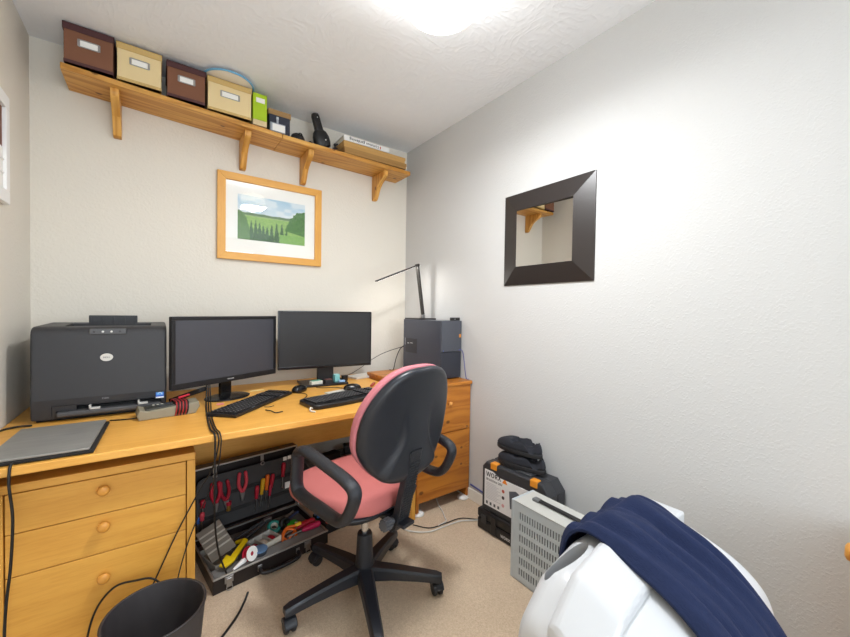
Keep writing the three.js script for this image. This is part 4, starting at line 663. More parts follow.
  { const o = drop('organiser_box', 'open clear plastic organiser box at the left of the tool case', 'organiser', -0.195, -0.18, 0.2, FY); const clear = M(0xa9a69c, 0.35);
    part('tray', [cbox(0.10, 0.004, 0.16, 0, 0.002, 0, 0.001), cbox(0.10, 0.03, 0.003, 0, 0.017, 0.078, 0.001), cbox(0.10, 0.03, 0.003, 0, 0.017, -0.078, 0.001), cbox(0.003, 0.03, 0.16, -0.048, 0.017, 0, 0.001), cbox(0.003, 0.03, 0.16, 0.048, 0.017, 0, 0.001)], clear, o);
    const ld = part('lid', cbox(0.105, 0.005, 0.17, 0.0, 0, 0, 0.002).rotateZ(0.35).rotateX(0.42).translate(0.0, 0.085, -0.02), M(0x8e8b82, 0.3), o);
    for (const k of [-0.05, -0.02, 0.01, 0.04]) part('rib', cbox(0.10, 0.003, 0.008, 0, 0.0035, k, 0.001).rotateZ(0.35).rotateX(0.42).translate(0, 0.085, -0.02), M(0xc9c6bc, 0.4), ld); }
  { const o = drop('yellow_tool', 'bright yellow folded plastic tool leaning over the case front', 'tool', -0.150, -0.065, 0.2, CH - 0.003); const ym = M(0xe8c70e, 0.5);
    part('blade', extr([[-0.075, -0.008], [-0.03, 0.024], [-0.022, 0.006], [0.07, 0.062], [0.078, 0.042], [-0.02, -0.022], [-0.06, -0.03]], 0.012, 0.002).rotateX(-Math.PI / 2 + 0.28).translate(-0.005, 0.024, 0.0), ym, o); part('grip', tube([[0.066, 0.042, -0.048], [0.07, 0.03, -0.075], [0.055, 0.02, -0.10]], 0.009, 20, 8), ym, o); }
  { const o = drop('wire_spool', 'red and white spool of wire at the case front', 'spool', -0.105, -0.035, 0, CH - 0.0035); const tilt = g => g.rotateX(1.25).rotateY(0.45).translate(0, 0.029, 0);
    part('flange', tilt(lathe([[0.009, -0.015], [0.029, -0.015], [0.030, -0.013], [0.029, -0.011], [0.009, -0.011], [0.009, -0.015]], 32)), red, o);
    part('flange', tilt(lathe([[0.009, 0.011], [0.029, 0.011], [0.030, 0.013], [0.029, 0.015], [0.009, 0.015], [0.009, 0.011]], 32)), M(0xeceae6, 0.5), o, 'white paper-labelled flange'); part('winding', tilt(lathe([[0.009, -0.011], [0.022, -0.011], [0.022, 0.011], [0.009, 0.011]], 24)), red, o); part('core', tilt(lathe([[0.0005, -0.012], [0.009, -0.012], [0.009, 0.0125], [0.0005, 0.0125]], 16)), red, o); }
  { const o = drop('white_nozzle', 'small white plastic nozzle below the red and white spool', 'nozzle', -0.155, -0.02, 0.5, CH - 0.0035); part('cone', rod([-0.03, 0.009, 0], [0.02, 0.011, 0], 0.004, 0.011), mats.white, o); part('collar', rod([0.02, 0.011, 0], [0.032, 0.011, 0], 0.0115), mats.white, o); }
  { const o = drop('parts_box', 'compartment box with white front and blue base in the case', 'parts box', -0.01, -0.13, 0.25, FY); part('tray', [cbox(0.13, 0.004, 0.09, 0, 0.002, 0, 0.001), cbox(0.13, 0.014, 0.004, 0, 0.007, 0.045, 0.001)], blue, o); part('front_panel', cbox(0.13, 0.032, 0.004, 0, 0.030, 0.044, 0.001), M(0xd6d0c0, 0.6), o); part('wall', [cbox(0.003, 0.04, 0.085, -0.063, 0.024, 0, 0.001), cbox(0.003, 0.04, 0.085, 0.063, 0.024, 0, 0.001), cbox(0.003, 0.036, 0.085, -0.02, 0.022, 0, 0.001), cbox(0.003, 0.036, 0.085, 0.022, 0.022, 0, 0.001), cbox(0.13, 0.04, 0.003, 0, 0.024, -0.043, 0.001)], M(0xb9b6ae, 0.4), o); part('clear_lid', cbox(0.13, 0.003, 0.085, 0, 0, -0.042, 0.001).rotateX(-1.15).translate(0, 0.046, -0.043).rotateY(0), M(0x8f9091, 0.35), o);
    for (const [x, m] of [[-0.042, red], [0.001, M(0xcfcac0, 0.6)], [0.043, red]]) part('contents', T(new THREE.SphereGeometry(0.017, 14, 10).scale(1, 0.9, 1.7), x, 0.022, 0), m, o); }
  { const o = drop('tape_tub', 'round blue lidded tub beside the white front of parts box', 'tub', -0.055, -0.05, 0, CH - 0.0035); part('tub', T(new THREE.CylinderGeometry(0.03, 0.028, 0.018, 28), 0, 0.009, 0), M(0x30343c, 0.5), o); part('lid', T(new THREE.CylinderGeometry(0.031, 0.031, 0.006, 28), 0, 0.021, 0), M(0x5d7fa6, 0.4), o); }
  { const o = drop('tape_roll', 'teal green tape roll in the tool case', 'tape roll', 0.075, -0.225, 0, FY); part('tape', T(lathe([[0.018, 0], [0.034, 0], [0.034, 0.022], [0.018, 0.022], [0.018, 0]], 28).rotateX(0.5), 0, 0.018, 0), M(0x2d8f86, 0.4), o); part('core', T(lathe([[0.0165, 0], [0.018, 0], [0.018, 0.0225], [0.0165, 0.0225], [0.0165, 0]], 28).rotateX(0.5), 0, 0.018, 0), M(0xd9d4c6, 0.7), o); }
  { const o = drop('tape_roll', 'black tape roll standing beside the teal roll', 'tape roll', 0.125, -0.21, 0.4, FY + 0.001); part('tape', T(lathe([[0.014, -0.01], [0.03, -0.01], [0.03, 0.01], [0.014, 0.01], [0.014, -0.01]], 28).rotateX(1.3), 0, 0.0305, 0), mats.black, o); }
  { const o = drop('orange_ties', 'orange cord bundle with yellow clips in the tool case', 'cord', 0.105, -0.105, 0, FY + 0.001); part('cord', [tube([[-0.04, 0.01, 0.02], [-0.03, 0.035, 0], [0.0, 0.045, -0.02], [0.03, 0.035, 0], [0.02, 0.02, 0.025], [-0.015, 0.014, 0.02], [-0.03, 0.03, -0.01], [0, 0.052, -0.025], [0.04, 0.048, -0.02]], 0.006, 80, 8), tube([[-0.02, 0.008, 0.03], [-0.005, 0.03, 0.025], [0.02, 0.036, 0.01], [0.03, 0.03, -0.02]], 0.005, 40, 8)], orange, o); part('clip', T(new THREE.CylinderGeometry(0.006, 0.014, 0.026, 10).rotateZ(1.3), 0.052, 0.05, -0.02), M(0xeec21c, 0.5), o); part('clip', rod([-0.04, 0.014, 0.03], [-0.048, 0.006, 0.045], 0.008, 0.006, 8), M(0xeec21c, 0.5), o); }
  const bigDriver = (label, x, z, turn, m, y) => { const o = drop('chunky_screwdriver', label, 'screwdriver', x, z, turn, y); o.userData.group = 'loose screwdrivers in the tray'; part('handle', lathe([[0.0005, 0.10], [0.012, 0.098], [0.016, 0.085], [0.0145, 0.05], [0.012, 0.02], [0.008, 0.006], [0.0005, 0]], 16).rotateZ(-Math.PI / 2).translate(0, 0.0165, 0), m, o); part('shaft', rod([-0.002, 0.0165, 0], [-0.07, 0.014, 0], 0.0035), mats.steel, o); return o; };
  bigDriver('upper red chunky screwdriver lying right of the orange cord', 0.15, -0.115, 0.1, red, CH - 0.012); bigDriver('lower crimson chunky screwdriver lying right of the orange cord', 0.15, -0.065, 0.0, M(0xb41a4a, 0.35), CH - 0.003);
  bigDriver('orange and red screwdriver lying behind the two red ones', 0.14, -0.155, 0.12, M(0xd2471f, 0.4), FY);
  { const o = drop('green_cap', 'bright green plastic cap behind the red screwdrivers', 'cap', 0.165, -0.205, 0.4, FY); part('cap', T(lathe([[0.0005, 0.028], [0.02, 0.026], [0.028, 0.016], [0.029, 0], [0.0005, 0]], 24).scale(1.25, 1, 0.9), 0, 0.0, 0), M(0x2fc23e, 0.4), o); part('white_tip', rod([0, 0.026, 0.02], [0.006, 0.03, 0.045], 0.006), mats.white, o); }
  { const o = drop('toolbox_clamp', 'black metal crimping tool across the lid foot', 'crimper', 0.0, -0.275, 0.12, 0.032); part('handle', [tube([[-0.10, 0.012, 0.0], [-0.03, 0.03, 0.0], [0.05, 0.045, 0]], 0.008, 24, 8), tube([[-0.10, 0.01, 0.03], [-0.03, 0.018, 0.02], [0.05, 0.04, 0.008]], 0.008, 24, 8)], mats.charcoal, o); part('head', cbox(0.04, 0.02, 0.02, 0.065, 0.045, 0.004, 0.004), mats.steel, o); }
  { const o = drop('silver_pen', 'pair of silver probes lying near the hinge', 'probes', 0.17, -0.29, 0.35, FY); part('probe', rod([-0.05, 0.012, 0], [0.05, 0.024, 0], 0.006), mats.steel, o); part('probe', rod([-0.04, 0.012, 0.025], [0.06, 0.024, 0.025], 0.006), M(0x2f3f66, 0.4), o); }
  // connectors hanging at the right end
  const conn = [['blue', 0.285, -0.17, 0.9, M(0x2f6ba6, 0.4)], ['orange', 0.335, -0.135, 0.5, orange], ['grey-blue', 0.262, -0.205, 1.1, M(0x7f90a6, 0.4)], ['bright orange', 0.382, -0.125, 0.3, orange], ['dark blue', 0.37, -0.085, 0.2, M(0x245c96, 0.4)], ['coral red', 0.315, -0.085, 0.3, M(0xe0523e, 0.4)]];
  const wb = thing('connector_tray', 'low dark tray of loose connectors under the chair arm', 'tray', caseP(0.335, 0, -0.14), caseAng); part('tray', [cbox(0.10, 0.05, 0.15, 0, 0.025, 0, 0.004)], mats.blackMatt, wb);
  conn.forEach(([n, x, z, turn, m]) => { const o = drop('connector', `${n} plastic connector in the bunch under the chair arm`, 'connector', x > 0.39 ? 0.36 : Math.max(0.30, Math.min(0.37, x)), z, turn, 0.0505); o.userData.group = 'bunch of plastic connectors'; part('body', cbox(0.042, 0.02, 0.018, 0, 0.01, 0, 0.004), m, o); part('pin', rod([0.02, 0.01, 0], [0.036, 0.01, 0], 0.004), m, o); });
}
// ---------------------------------------------------------------- drill case, black case, shoes
const worx = (g, size, x, y, fg, hi) => { g.font = `bold ${size}px sans-serif`; g.fillStyle = fg; g.fillText('WOR', x, y); const w = g.measureText('WOR').width; g.fillStyle = hi; g.fillText('X', x + w, y); };
{
  const t = thing('black_case', 'low black plastic tool case on the floor under the drill case', 'tool case', [1.512, 0, -1.26], -Math.PI / 2 + 0.06);   // local: x along the wall, z into the room
  const W = 0.20, H = 0.112, D = 0.078;
  part('lower_shell', box(-W, W, 0, H * 0.55, -D, D, 0.012, 'x', 3), mats.black, t); part('upper_shell', box(-W, W, H * 0.56, H, -D, D, 0.012, 'x', 3), mats.black, t);
  for (const x of [-0.10, 0.06]) part('rib', box(x, x + 0.035, 0.01, H - 0.008, D - 0.002, D + 0.005, 0.003), mats.black, t);
  part('brand_print', new THREE.PlaneGeometry(0.075, 0.02).translate(0.0, 0.03, D + 0.0006), new THREE.MeshStandardMaterial({ roughness: 0.4, map: canvasTex(256, 68, (g, w, h) => { g.fillStyle = '#17171a'; g.fillRect(0, 0, w, h); worx(g, 70, 8, 60, '#d8d8d8', '#d8d8d8'); }) }), t);
  part('latch', box(-0.165, -0.13, H * 0.4, H * 0.8, D - 0.001, D + 0.006, 0.002), mats.charcoal, t);
}
{
  const t = thing('drill_case', 'grey power tool case with white printed panel and orange latches', 'tool case', [1.516, 0.1125, -1.232], -Math.PI / 2 + 0.06);
  const W = 0.205, H = 0.262, D = 0.068, shell = M(0x35363a, 0.5, { bumpMap: texGrain, bumpScale: 0.0004 });
  const sh = (ins) => { const s = new THREE.Shape(), r = 0.05 - ins * 0.5, a = W - ins, b = H - ins; s.moveTo(-a + 0.02, ins); s.lineTo(a - 0.02, ins); s.quadraticCurveTo(a, ins, a, ins + 0.02); s.lineTo(a, b - r); s.lineTo(a - r * 0.8, b); s.lineTo(-a + r * 0.5, b); s.lineTo(-a, b - r * 0.6); s.lineTo(-a, ins + 0.02); s.quadraticCurveTo(-a, ins, -a + 0.02, ins); return s; };
  part('front_shell', extr(sh(0), D, 0.008, [], 3).translate(0, 0, 0.001), shell, t); part('rear_shell', extr(sh(0), D, 0.008, [], 3).translate(0, 0, -D - 0.001), shell, t);
  part('carry_handle', [box(-0.085, 0.085, H - 0.004, H + 0.012, -0.02, 0.045, 0.006, 'x', 3)], M(0x404246, 0.5), t);
  for (const x of [-0.125, 0.12]) part('latch', box(x - 0.02, x + 0.02, H - 0.028, H + 0.006, D - 0.03, D + 0.006, 0.004), M(0xe8942a, 0.45), t, 'orange latch');
  const panel = canvasTex(1024, 560, (g, w, h) => {
    g.fillStyle = '#e9e8e8'; g.fillRect(0, 0, w, h); worx(g, 92, 40, 110, '#161616', '#161616'); g.fillStyle = '#f08a1c'; g.beginPath(); g.moveTo(330, 118); g.lineTo(375, 40); g.lineTo(420, 118); g.fill();
    g.fillStyle = '#333'; g.font = 'bold 44px sans-serif'; g.fillText('Brushless 20V', 42, 168); g.fillStyle = '#b9b9bd'; for (let k = 0; k < 11; k++) g.fillRect(44, 200 + k * 22, 180 + ((k * 53) % 90), 7); g.fillStyle = '#55585c'; for (let k = 0; k < 4; k++) g.fillRect(44 + k * 70, 470, 34, 42);
    g.fillStyle = '#c8c8ca'; g.fillRect(300, 190, 4, 300); for (const [x, y, c] of [[350, 230, '#c05a4a'], [350, 320, '#3c3236'], [350, 430, '#d8a0a0']]) { g.fillStyle = c; g.beginPath(); g.arc(x, y, 24, 0, 7); g.fill(); }
    g.fillStyle = '#5a5d66'; g.beginPath(); g.moveTo(450, 190); g.lineTo(560, 150); g.lineTo(800, 240); g.lineTo(780, 330); g.lineTo(600, 300); g.lineTo(560, 420); g.lineTo(470, 420); g.fill(); g.fillStyle = '#e07a34'; g.beginPath(); g.moveTo(590, 190); g.lineTo(780, 250); g.lineTo(770, 290); g.lineTo(590, 240); g.fill(); g.fillStyle = '#f4f4f4'; g.fillRect(600, 310, 80, 70);
  });
  const pg = extr((() => { const s = new THREE.Shape(); s.moveTo(-0.186, 0.03); s.lineTo(0.186, 0.03); s.lineTo(0.186, 0.19); s.lineTo(0.09, 0.205); s.lineTo(-0.09, 0.205); s.lineTo(-0.13, 0.222); s.lineTo(-0.186, 0.222); s.closePath(); return s; })(), 0.003, 0.0008).translate(0, 0, D - 0.0005);
  { const p = pg.attributes.position, uv = pg.attributes.uv; for (let i = 0; i < p.count; i++) uv.setXY(i, (p.getX(i) + 0.19) / 0.38, (p.getY(i) - 0.022) / 0.208); }
  part('printed_panel', pg, new THREE.MeshStandardMaterial({ map: panel, roughness: 0.4 }), t, 'white printed panel');
  part('end_label', box(W - 0.001, W + 0.001, 0.06, 0.13, -0.03, 0.03, 0.0005), mats.paper, t);
}
function clog(label, pos, turn, tilt = 0) {
  const t = thing('slipper', label, 'shoe', pos, turn, 'pair of dark slippers'); t.rotation.z = tilt;
  const L = 0.135, out = tt => { const a = -tt * Math.PI * 2, c = Math.cos(a), s = Math.sin(a); return [L * c * (1 - 0.0 * s), (0.048 + 0.009 * c) * Math.sign(s) * Math.abs(s) ** 0.85]; };
  part('sole', stack(out, [[0.96, 0], [1.0, 0.004], [1.0, 0.018], [0.98, 0.022]], 44), M(0x1f1f22, 0.7), t);
  // upper: closed toe, low heel counter
  const up = stack(out, [[0.97, 0.020], [0.99, 0.032], [0.95, 0.05], [0.86, 0.064], [0.66, 0.072], [0.3, 0.074]], 44); const p = up.attributes.position;
  for (let i = 0; i < p.count; i++) { const x = p.getX(i), y = p.getY(i); const k = sm(0.0, 0.03, y - 0.02); const inner = Math.abs(p.getZ(i)) < 0.034 && x < 0.015 && x > -0.11; p.setY(i, 0.02 + (y - 0.02) * (0.85 + 0.25 * sm(0.02, -0.03, x) * sm(-0.14, -0.09, x) - 0.25 * sm(0.05, 0.135, x) + (x < -0.09 ? 0.25 : 0)) - (inner ? 0.036 * k : 0)); }
  up.computeVertexNormals(); part('upper', up, M(0x23252d, 0.9), t); return t;
}
clog('dark slipper lying directly on the drill case', [1.515, 0.388, -1.235], 1.72); clog('dark navy slipper stacked on top of the other slipper', [1.516, 0.460, -1.25], 1.62, -0.02);
// ---------------------------------------------------------------- grey vented instrument case
{
  const t = thing('computer_case', 'pale grey vented metal case with black carry strap on the floor', 'metal case', [1.285, 0, -1.085]);   // local: x to the wall, z to the room, y up
  const W = 0.145, H = 0.345, L = 0.42, gm = M(0xbcc4c8, 0.45), gt = M(0xc6c6c0, 0.5);
  const holes = [], rows = 6; for (let r = 0; r < rows; r++) for (let c = 0; c < 17; c++) { const x = 0.035 + c * 0.0128, y = 0.03 + r * 0.049; holes.push([[x, y], [x + 0.0055, y], [x + 0.0055, y + 0.032], [x, y + 0.032]]); }
  const panel = extr([[0, 0], [L, 0], [L, H], [0, H]], 0.003, 0, holes).rotateY(-Math.PI / 2).translate(0.003, 0, 0);
  part('vented_side', panel, gm, t);
  part('inner_chassis', box(0.0035, W - 0.003, 0.004, H - 0.004, 0.004, L - 0.004, 0), M(0x3e4246, 0.7), t);
  part('cover', [box(0.0, W, H - 0.003, H + 0.002, -0.002, L, 0.001, 'z'), box(W - 0.003, W, 0, H, 0, L, 0.001, 'z'), box(0, W, 0, 0.004, 0, L, 0, 'z')], gt, t);
  part('front_bezel', box(-0.002, W + 0.002, 0, H + 0.003, -0.012, 0.003, 0.004), gm, t); part('rear_bezel', box(-0.002, W + 0.002, 0, H + 0.003, L - 0.003, L + 0.008, 0.003), gm, t);
  const x = W * 0.52;
  part('carry_strap', [box(x - 0.011, x + 0.011, H + 0.006, H + 0.013, 0.065, 0.275, 0.003, 'z')], mats.black, t);
  part('strap_end', box(x - 0.014, x + 0.014, H + 0.001, H + 0.014, 0.05, 0.085, 0.004), M(0x6d6f70, 0.4), t); part('strap_end', box(x - 0.014, x + 0.014, H + 0.001, H + 0.009, 0.27, 0.325, 0.003), gt, t);
  part('screw', rod([-0.002, 0.29, 0.30], [0.003, 0.29, 0.30], 0.005), mats.steel, t); part('screw', rod([-0.002, 0.07, 0.16], [0.003, 0.07, 0.16], 0.005), mats.steel, t);
}
// ---------------------------------------------------------------- white appliance with navy fleece
{
  const ztop = [[-0.585, 0.50], [-0.575, 0.545], [-0.545, 0.572], [-0.50, 0.577], [-0.43, 0.562], [-0.317, 0.525], [-0.25, 0.475], [-0.222, 0.41], [-0.215, 0.33]];
  const topY = z => { for (let i = 0; i < ztop.length - 1; i++) if (z <= ztop[i + 1][0]) { const [a, b] = [ztop[i], ztop[i + 1]]; return fl(a[1], b[1], Math.max(0, (z - a[0]) / (b[0] - a[0]))); } return 0.36; };
  const t = thing('appliance', 'bulky white moulded plastic appliance standing at the lower right', 'appliance', [0.92, 0, -0.34]);
  const wm = M(0xd0d2d5, 0.3);
  const s = new THREE.Shape(); s.moveTo(-0.585, 0.0); s.lineTo(-0.215, 0.0); s.lineTo(-0.215, 0.33); s.splineThru(ztop.slice(0, -1).reverse().map(p => new THREE.Vector2(p[0], p[1]))); s.lineTo(-0.585, 0.0);
  const slope = g => { const p = g.attributes.position; for (let i = 0; i < p.count; i++) { const x = p.getX(i), y = p.getY(i); if (y > 0.3) p.setY(i, y - 0.26 * Math.max(0, 0.93 - x) - 0.7 * Math.max(0, 0.795 - x)); } g.computeVertexNormals(); return toCreasedNormals(g, 0.5); };
  const toWorld = g => g.rotateY(-Math.PI / 2);       // profile x -> z, depth z -> -x
  const body = slope(toWorld(extr(s, 0.58, 0.022, [], 4, 24)).translate(1.285, 0, 0)); const cavity = new THREE.SphereGeometry(1, 32, 20).scale(0.084, 0.12, 0.025).rotateX(-0.2).rotateZ(0.26).rotateY(-0.22).translate(0.862, 0.50, -0.528);
  const inside = box(0.78, 1.22, 0.08, 0.475, -0.552, -0.26, 0);                      // the shell is hollow: the grip opens into it
  part('body', cut(body, [inside, cavity]).translate(-0.92, 0, 0.34), wm, t);
  const h = new THREE.Shape(); h.moveTo(-0.497, 0.40); h.lineTo(-0.365, 0.40); h.lineTo(-0.372, 0.556); h.quadraticCurveTo(-0.376, 0.568, -0.39, 0.572); h.lineTo(-0.462, 0.606); h.quadraticCurveTo(-0.49, 0.612, -0.497, 0.588); h.closePath();
  const hood = slope(toWorld(extr(h, 0.235, 0.006, [], 3, 16)).translate(0.942, 0, 0)); part('hood', hood.translate(-0.92, 0, 0.34), wm, t);
  part('rear_lip', box(1.225 - 0.92, 1.284 - 0.92, 0.545, 0.590, -0.565 + 0.34, -0.43 + 0.34, 0.008), wm, t);
  // fleece draped along z over the top, folds running lengthwise
  const path = [[-0.598, 0.40], [-0.597, 0.47], [-0.594, 0.525], [-0.577, 0.575], [-0.538, 0.604], [-0.47, 0.602], [-0.40, 0.580], [-0.32, 0.550], [-0.25, 0.508], [-0.20, 0.445], [-0.184, 0.36], [-0.18, 0.26]].map(p => V(0, p[1], p[0]));
  const crv = new THREE.CatmullRomCurve3(path), fn = noiser(6, 5, 701), fn2 = noiser(14, 10, 702);
  const fleece = (u, v) => {
    const p = crv.getPoint(u), tg = crv.getTangent(Math.min(0.999, u)), n = V(0, tg.z, -tg.y).normalize(); if (n.y < 0 && u < 0.5) n.multiplyScalar(1); 
    const out = V(0, Math.abs(tg.z), 0).add(V(0, 0, u < 0.3 ? -Math.abs(tg.y) : Math.abs(tg.y)));
    const x0 = 0.905 + 0.008 * Math.sin(u * 5.5), x1 = 1.228 - 0.06 * sm(0.35, 0.8, u) - 0.10 * sm(0.32, 0.05, u), x = fl(x0, x1, v);
    const w = v + 0.10 * Math.sin(u * 4 + 0.6) + 0.05 * (fn(u, v) - 0.5), fade = sm(0, 0.08, v) * sm(1, 0.93, v);
    const calm = fl(0.45, 1, sm(0.18, 0.45, u)), f = calm * (0.011 * Math.sin(w * 15 + 0.5) + 0.006 * Math.sin(w * 29 + u * 6)) + 0.004 * Math.sin(w * 47 - u * 9) * sm(0.2, 0.6, u) + 0.010 * (fn(u * 0.9, v * 0.9) - 0.3) + 0.003 * fn2(u * 0.9, v * 0.9);
    return V(x, p.y, p.z).addScaledVector(out, f * (0.35 + 0.65 * fade) + 0.008 - 0.012 * (1 - sm(0, 0.06, v)) - 0.02 * (1 - sm(1, 0.95, v)));
  };
  const texFleece = (() => { const a = noiser(60, 60, 711), b = noiser(200, 200, 712); return dataTex(512, 512, (u, v) => 0.5 * a(u, v) + 0.5 * b(u, v), false, [0.5, 0.35]); })();
  single('fleece', sheet(fleece, 96, 90, 0.007), M(0x142246, 0.95, { bumpMap: texFleece, bumpScale: 0.0012 }), 'navy blue fleece draped over the white appliance', 'fleece');
}
// ---------------------------------------------------------------- beech cabinet just outside the frame on the right: only its knob shows
{
  const t = thing('side_cabinet', 'low beech cabinet whose round wooden knob shows at the right edge', 'cabinet', [1.485, 0, -0.104], Math.PI);
  part('body', box(-0.115, 0.115, 0, 0.60, -0.20, -0.018, 0.004, 'y'), mats.beech2, t); const d = part('door', box(-0.113, 0.113, 0.04, 0.59, -0.018, 0, 0.003, 'y'), mats.beech2, t); part('knob', knobGeo(0.024).translate(-0.015, 0.553, 0), mats.knobWood, d);
}
// ---------------------------------------------------------------- under the desk, cables
{
  const t = thing('storage_crate', 'grey plastic crate under the desk behind the chair seat', 'crate', [0.93, 0, -2.30]);
  part('crate', [box(-0.17, 0.17, 0, 0.006, -0.12, 0.12, 0.002), box(-0.17, 0.17, 0, 0.20, 0.114, 0.12, 0.003), box(-0.17, 0.17, 0, 0.20, -0.12, -0.114, 0.003), box(-0.17, -0.164, 0, 0.20, -0.114, 0.114, 0.002), box(0.164, 0.17, 0, 0.20, -0.114, 0.114, 0.002), box(-0.175, 0.175, 0.19, 0.20, 0.118, 0.126, 0.002)], M(0x6e7072, 0.5), t);
  part('crate_lid', box(-0.172, 0.172, 0.2005, 0.208, -0.122, 0.122, 0.003), M(0x7b7d80, 0.5), t);
  const a = thing('power_brick', 'black power adapter block on the grey crate lid', 'adapter', [0.90, 0.2085, -2.27], 0.3); part('brick', cbox(0.13, 0.05, 0.065, 0, 0.025, 0, 0.008, 'x', 3), mats.black, a); part('lead', tube([[0.06, 0.02, 0], [0.10, 0.012, 0.03], [0.08, 0.008, 0.07], [0.0, 0.006, 0.08]], 0.004, 30, 6), mats.cable, a);
  const b = thing('power_brick', 'smaller black adapter right of the first adapter on crate', 'adapter', [1.065, 0.2085, -2.33], -0.2); part('brick', cbox(0.08, 0.06, 0.06, 0, 0.03, 0, 0.008, 'x', 3), mats.black, b); part('pin', rod([0.03, 0.03, 0.03], [0.03, 0.03, 0.045], 0.004), mats.steel, b);
}
const cableThing = (name, pts, r, mat, label, rad = 6) => single(name, tube(pts, r, pts.length * 12, rad), mat, label, 'cable');
const dy = DESK_Y + 0.0035;
cableThing('power_cable', [[0.198, dy + 0.12, -2.14], [0.196, dy + 0.06, -2.085], [0.188, dy + 0.004, -2.02], [0.172, dy + 0.001, -1.80], [0.165, dy + 0.001, -1.62], [0.172, dy - 0.001, -1.553], [0.173, DESK_Y - 0.04, -1.546], [0.172, 0.55, -1.55], [0.180, 0.35, -1.60], [0.20, 0.20, -1.66], [0.232, 0.085, -1.694]], 0.0035, mats.cable, 'thick black cable from left monitor over the desk edge into tool case');
cableThing('signal_cable', [[0.206, dy + 0.12, -2.145], [0.204, dy + 0.05, -2.085], [0.196, dy + 0.003, -2.00], [0.180, dy + 0.001, -1.79], [0.176, dy + 0.001, -1.62], [0.182, dy - 0.001, -1.551], [0.184, DESK_Y - 0.035, -1.546], [0.165, 0.58, -1.56], [0.128, 0.50, -1.59], [0.06, 0.36, -1.605], [-0.02, 0.18, -1.60], [-0.09, 0.06, -1.56], [-0.16, 0.006, -1.50], [-0.22, 0.005, -1.44]], 0.0028, mats.cable, 'thin black cable crossing the pedestal drawers, upper of the two');
cableThing('signal_cable', [[0.214, dy + 0.12, -2.15], [0.212, dy + 0.04, -2.085], [0.204, dy + 0.003, -1.98], [0.188, dy + 0.001, -1.78], [0.184, dy + 0.001, -1.62], [0.190, dy - 0.001, -1.551], [0.192, DESK_Y - 0.04, -1.545], [0.18, 0.56, -1.56], [0.142, 0.44, -1.60], [0.09, 0.30, -1.605], [0.05, 0.15, -1.58], [0.03, 0.03, -1.53], [-0.05, 0.006, -1.50]], 0.0024, mats.cable, 'thin black cable crossing the pedestal drawers, lower of the two');
cableThing('bin_cable', [[-0.20, 0.006, -1.58], [-0.17, 0.16, -1.60], [-0.12, 0.24, -1.585], [-0.06, 0.26, -1.555], [0.0, 0.25, -1.53], [0.06, 0.14, -1.50], [0.10, 0.006, -1.47]], 0.0035, mats.cable, 'black cable looping up behind the waste bin');
cableThing('floor_cable', [[0.30, 0.02, -1.62], [0.285, 0.006, -1.60], [0.25, 0.006, -1.54], [0.20, 0.006, -1.48], [0.16, 0.006, -1.44], [0.13, 0.006, -1.40], [0.12, 0.006, -1.34]], 0.0045, mats.cable, 'black cable on the carpet between tool case and waste bin');
cableThing('laptop_cable', [[-0.340, DESK_Y + 0.008, -1.562], [-0.342, DESK_Y + 0.002, -1.546], [-0.343, DESK_Y - 0.05, -1.542], [-0.338, 0.56, -1.550], [-0.345, 0.42, -1.56], [-0.355, 0.30, -1.56], [-0.357, 0.18, -1.555], [-0.345, 0.05, -1.55], [-0.31, 0.006, -1.52], [-0.27, 0.006, -1.49]], 0.0038, mats.cable, 'black cable hanging down the left of the pedestal from the laptop');
cableThing('printer_cable', [[-0.395, dy, -2.04], [-0.42, dy + 0.006, -2.02], [-0.445, dy + 0.001, -2.035], [-0.468, dy, -2.01], [-0.47, dy, -1.93]], 0.004, mats.cable, 'black cable leaving the printer towards the left wall');
cableThing('desk_cable', [[-0.155, dy, -1.965], [-0.12, dy, -1.955], [-0.085, dy, -1.95], [-0.06, dy, -1.955]], 0.0025, mats.cable, 'short thin black cable between laptop and beige meter');
cableThing('mouse_cable', [[0.63, dy, -2.07], [0.66, dy, -2.04], [0.655, dy, -1.98], [0.625, dy, -1.93], [0.62, dy, -1.88]], 0.002, mats.cable, 'thin mouse lead curving between the two keyboards');
cableThing('monitor_cable', [[0.77, dy + 0.0, -2.16], [0.80, dy, -2.13], [0.86, dy, -2.11], [0.90, dy, -2.05]], 0.002, mats.cable, 'thin black lead in front of the rectangular monitor foot');
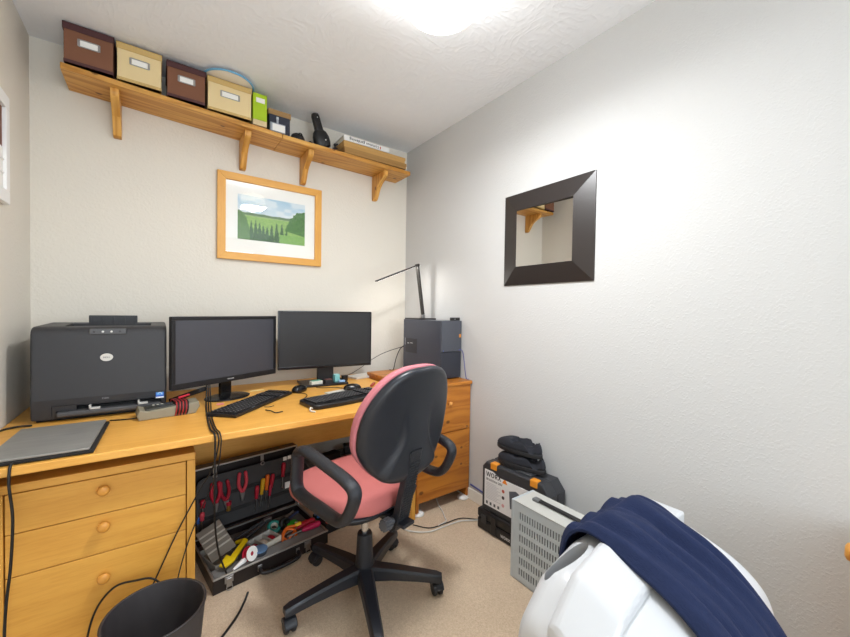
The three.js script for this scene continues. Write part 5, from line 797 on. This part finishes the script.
cableThing('wall_cable', [[1.08, dy, -2.44], [1.14, dy + 0.012, -2.46], [1.22, DESK_Y + 0.05, -2.475], [1.30, DESK_Y + 0.10, -2.47], [1.37, DESK_Y + 0.15, -2.42], [1.44, DESK_Y + 0.20, -2.30], [1.46, DESK_Y + 0.21, -2.246]], 0.0022, mats.cable, 'thin cable rising along the back wall to the tower');
cableThing('tower_cable', [[1.44, 0.93, -2.244], [1.42, 0.90, -2.27], [1.40, 0.83, -2.29], [1.385, 0.753, -2.30], [1.36, 0.7515, -2.31]], 0.003, mats.cable, 'short black cable hanging behind the tower');
cableThing('network_cable', [[1.57, 0.93, -1.796], [1.572, 0.935, -1.786], [1.585, 0.925, -1.78], [1.594, 0.88, -1.776], [1.597, 0.80, -1.765], [1.598, 0.752, -1.752], [1.601, 0.7515, -1.735]], 0.0025, mats.cableBlue, 'blue network cable plugged into the tower front');
cableThing('skirting_cable', [[1.601, 0.092, -1.70], [1.602, 0.086, -1.62], [1.602, 0.080, -1.54], [1.602, 0.078, -1.40], [1.602, 0.076, -1.28]], 0.0045, mats.cableBlue, 'lilac blue cable running along the top of right skirting');
cableThing('white_cable', [[1.10, 0.005, -1.78], [1.075, 0.005, -1.70], [1.09, 0.005, -1.625], [1.17, 0.005, -1.56], [1.28, 0.005, -1.55], [1.38, 0.005, -1.54], [1.45, 0.005, -1.50], [1.50, 0.005, -1.475]], 0.0042, mats.cableWhite, 'white cable curving over the carpet to the black case');
cableThing('white_cable', [[1.40, 0.03, -1.80], [1.38, 0.006, -1.74], [1.36, 0.005, -1.68], [1.33, 0.005, -1.62], [1.31, 0.005, -1.585], [1.25, 0.005, -1.575]], 0.0035, mats.cableWhite, 'shorter white cable coming out from under the pine chest');
cableThing('black_floor_cable', [[1.14, 0.004, -1.66], [1.20, 0.004, -1.585], [1.30, 0.004, -1.572], [1.40, 0.004, -1.562], [1.47, 0.004, -1.50]], 0.0028, mats.cable, 'thin black cable beside the white one on the carpet');
single('hanging_paper', sheet((u, v) => V(-0.46 + 0.093 * v, DESK_Y + 0.0005 - 0.0 - 0.15 * u, DESK_FRONT + 0.006 + 0.004 * Math.sin(u * 3) + 0.002 * v), 10, 8, 0.0012), mats.paper, 'white sheet hanging at the desk edge, far left of the picture', 'paper');

renderer.render(scene, camera);
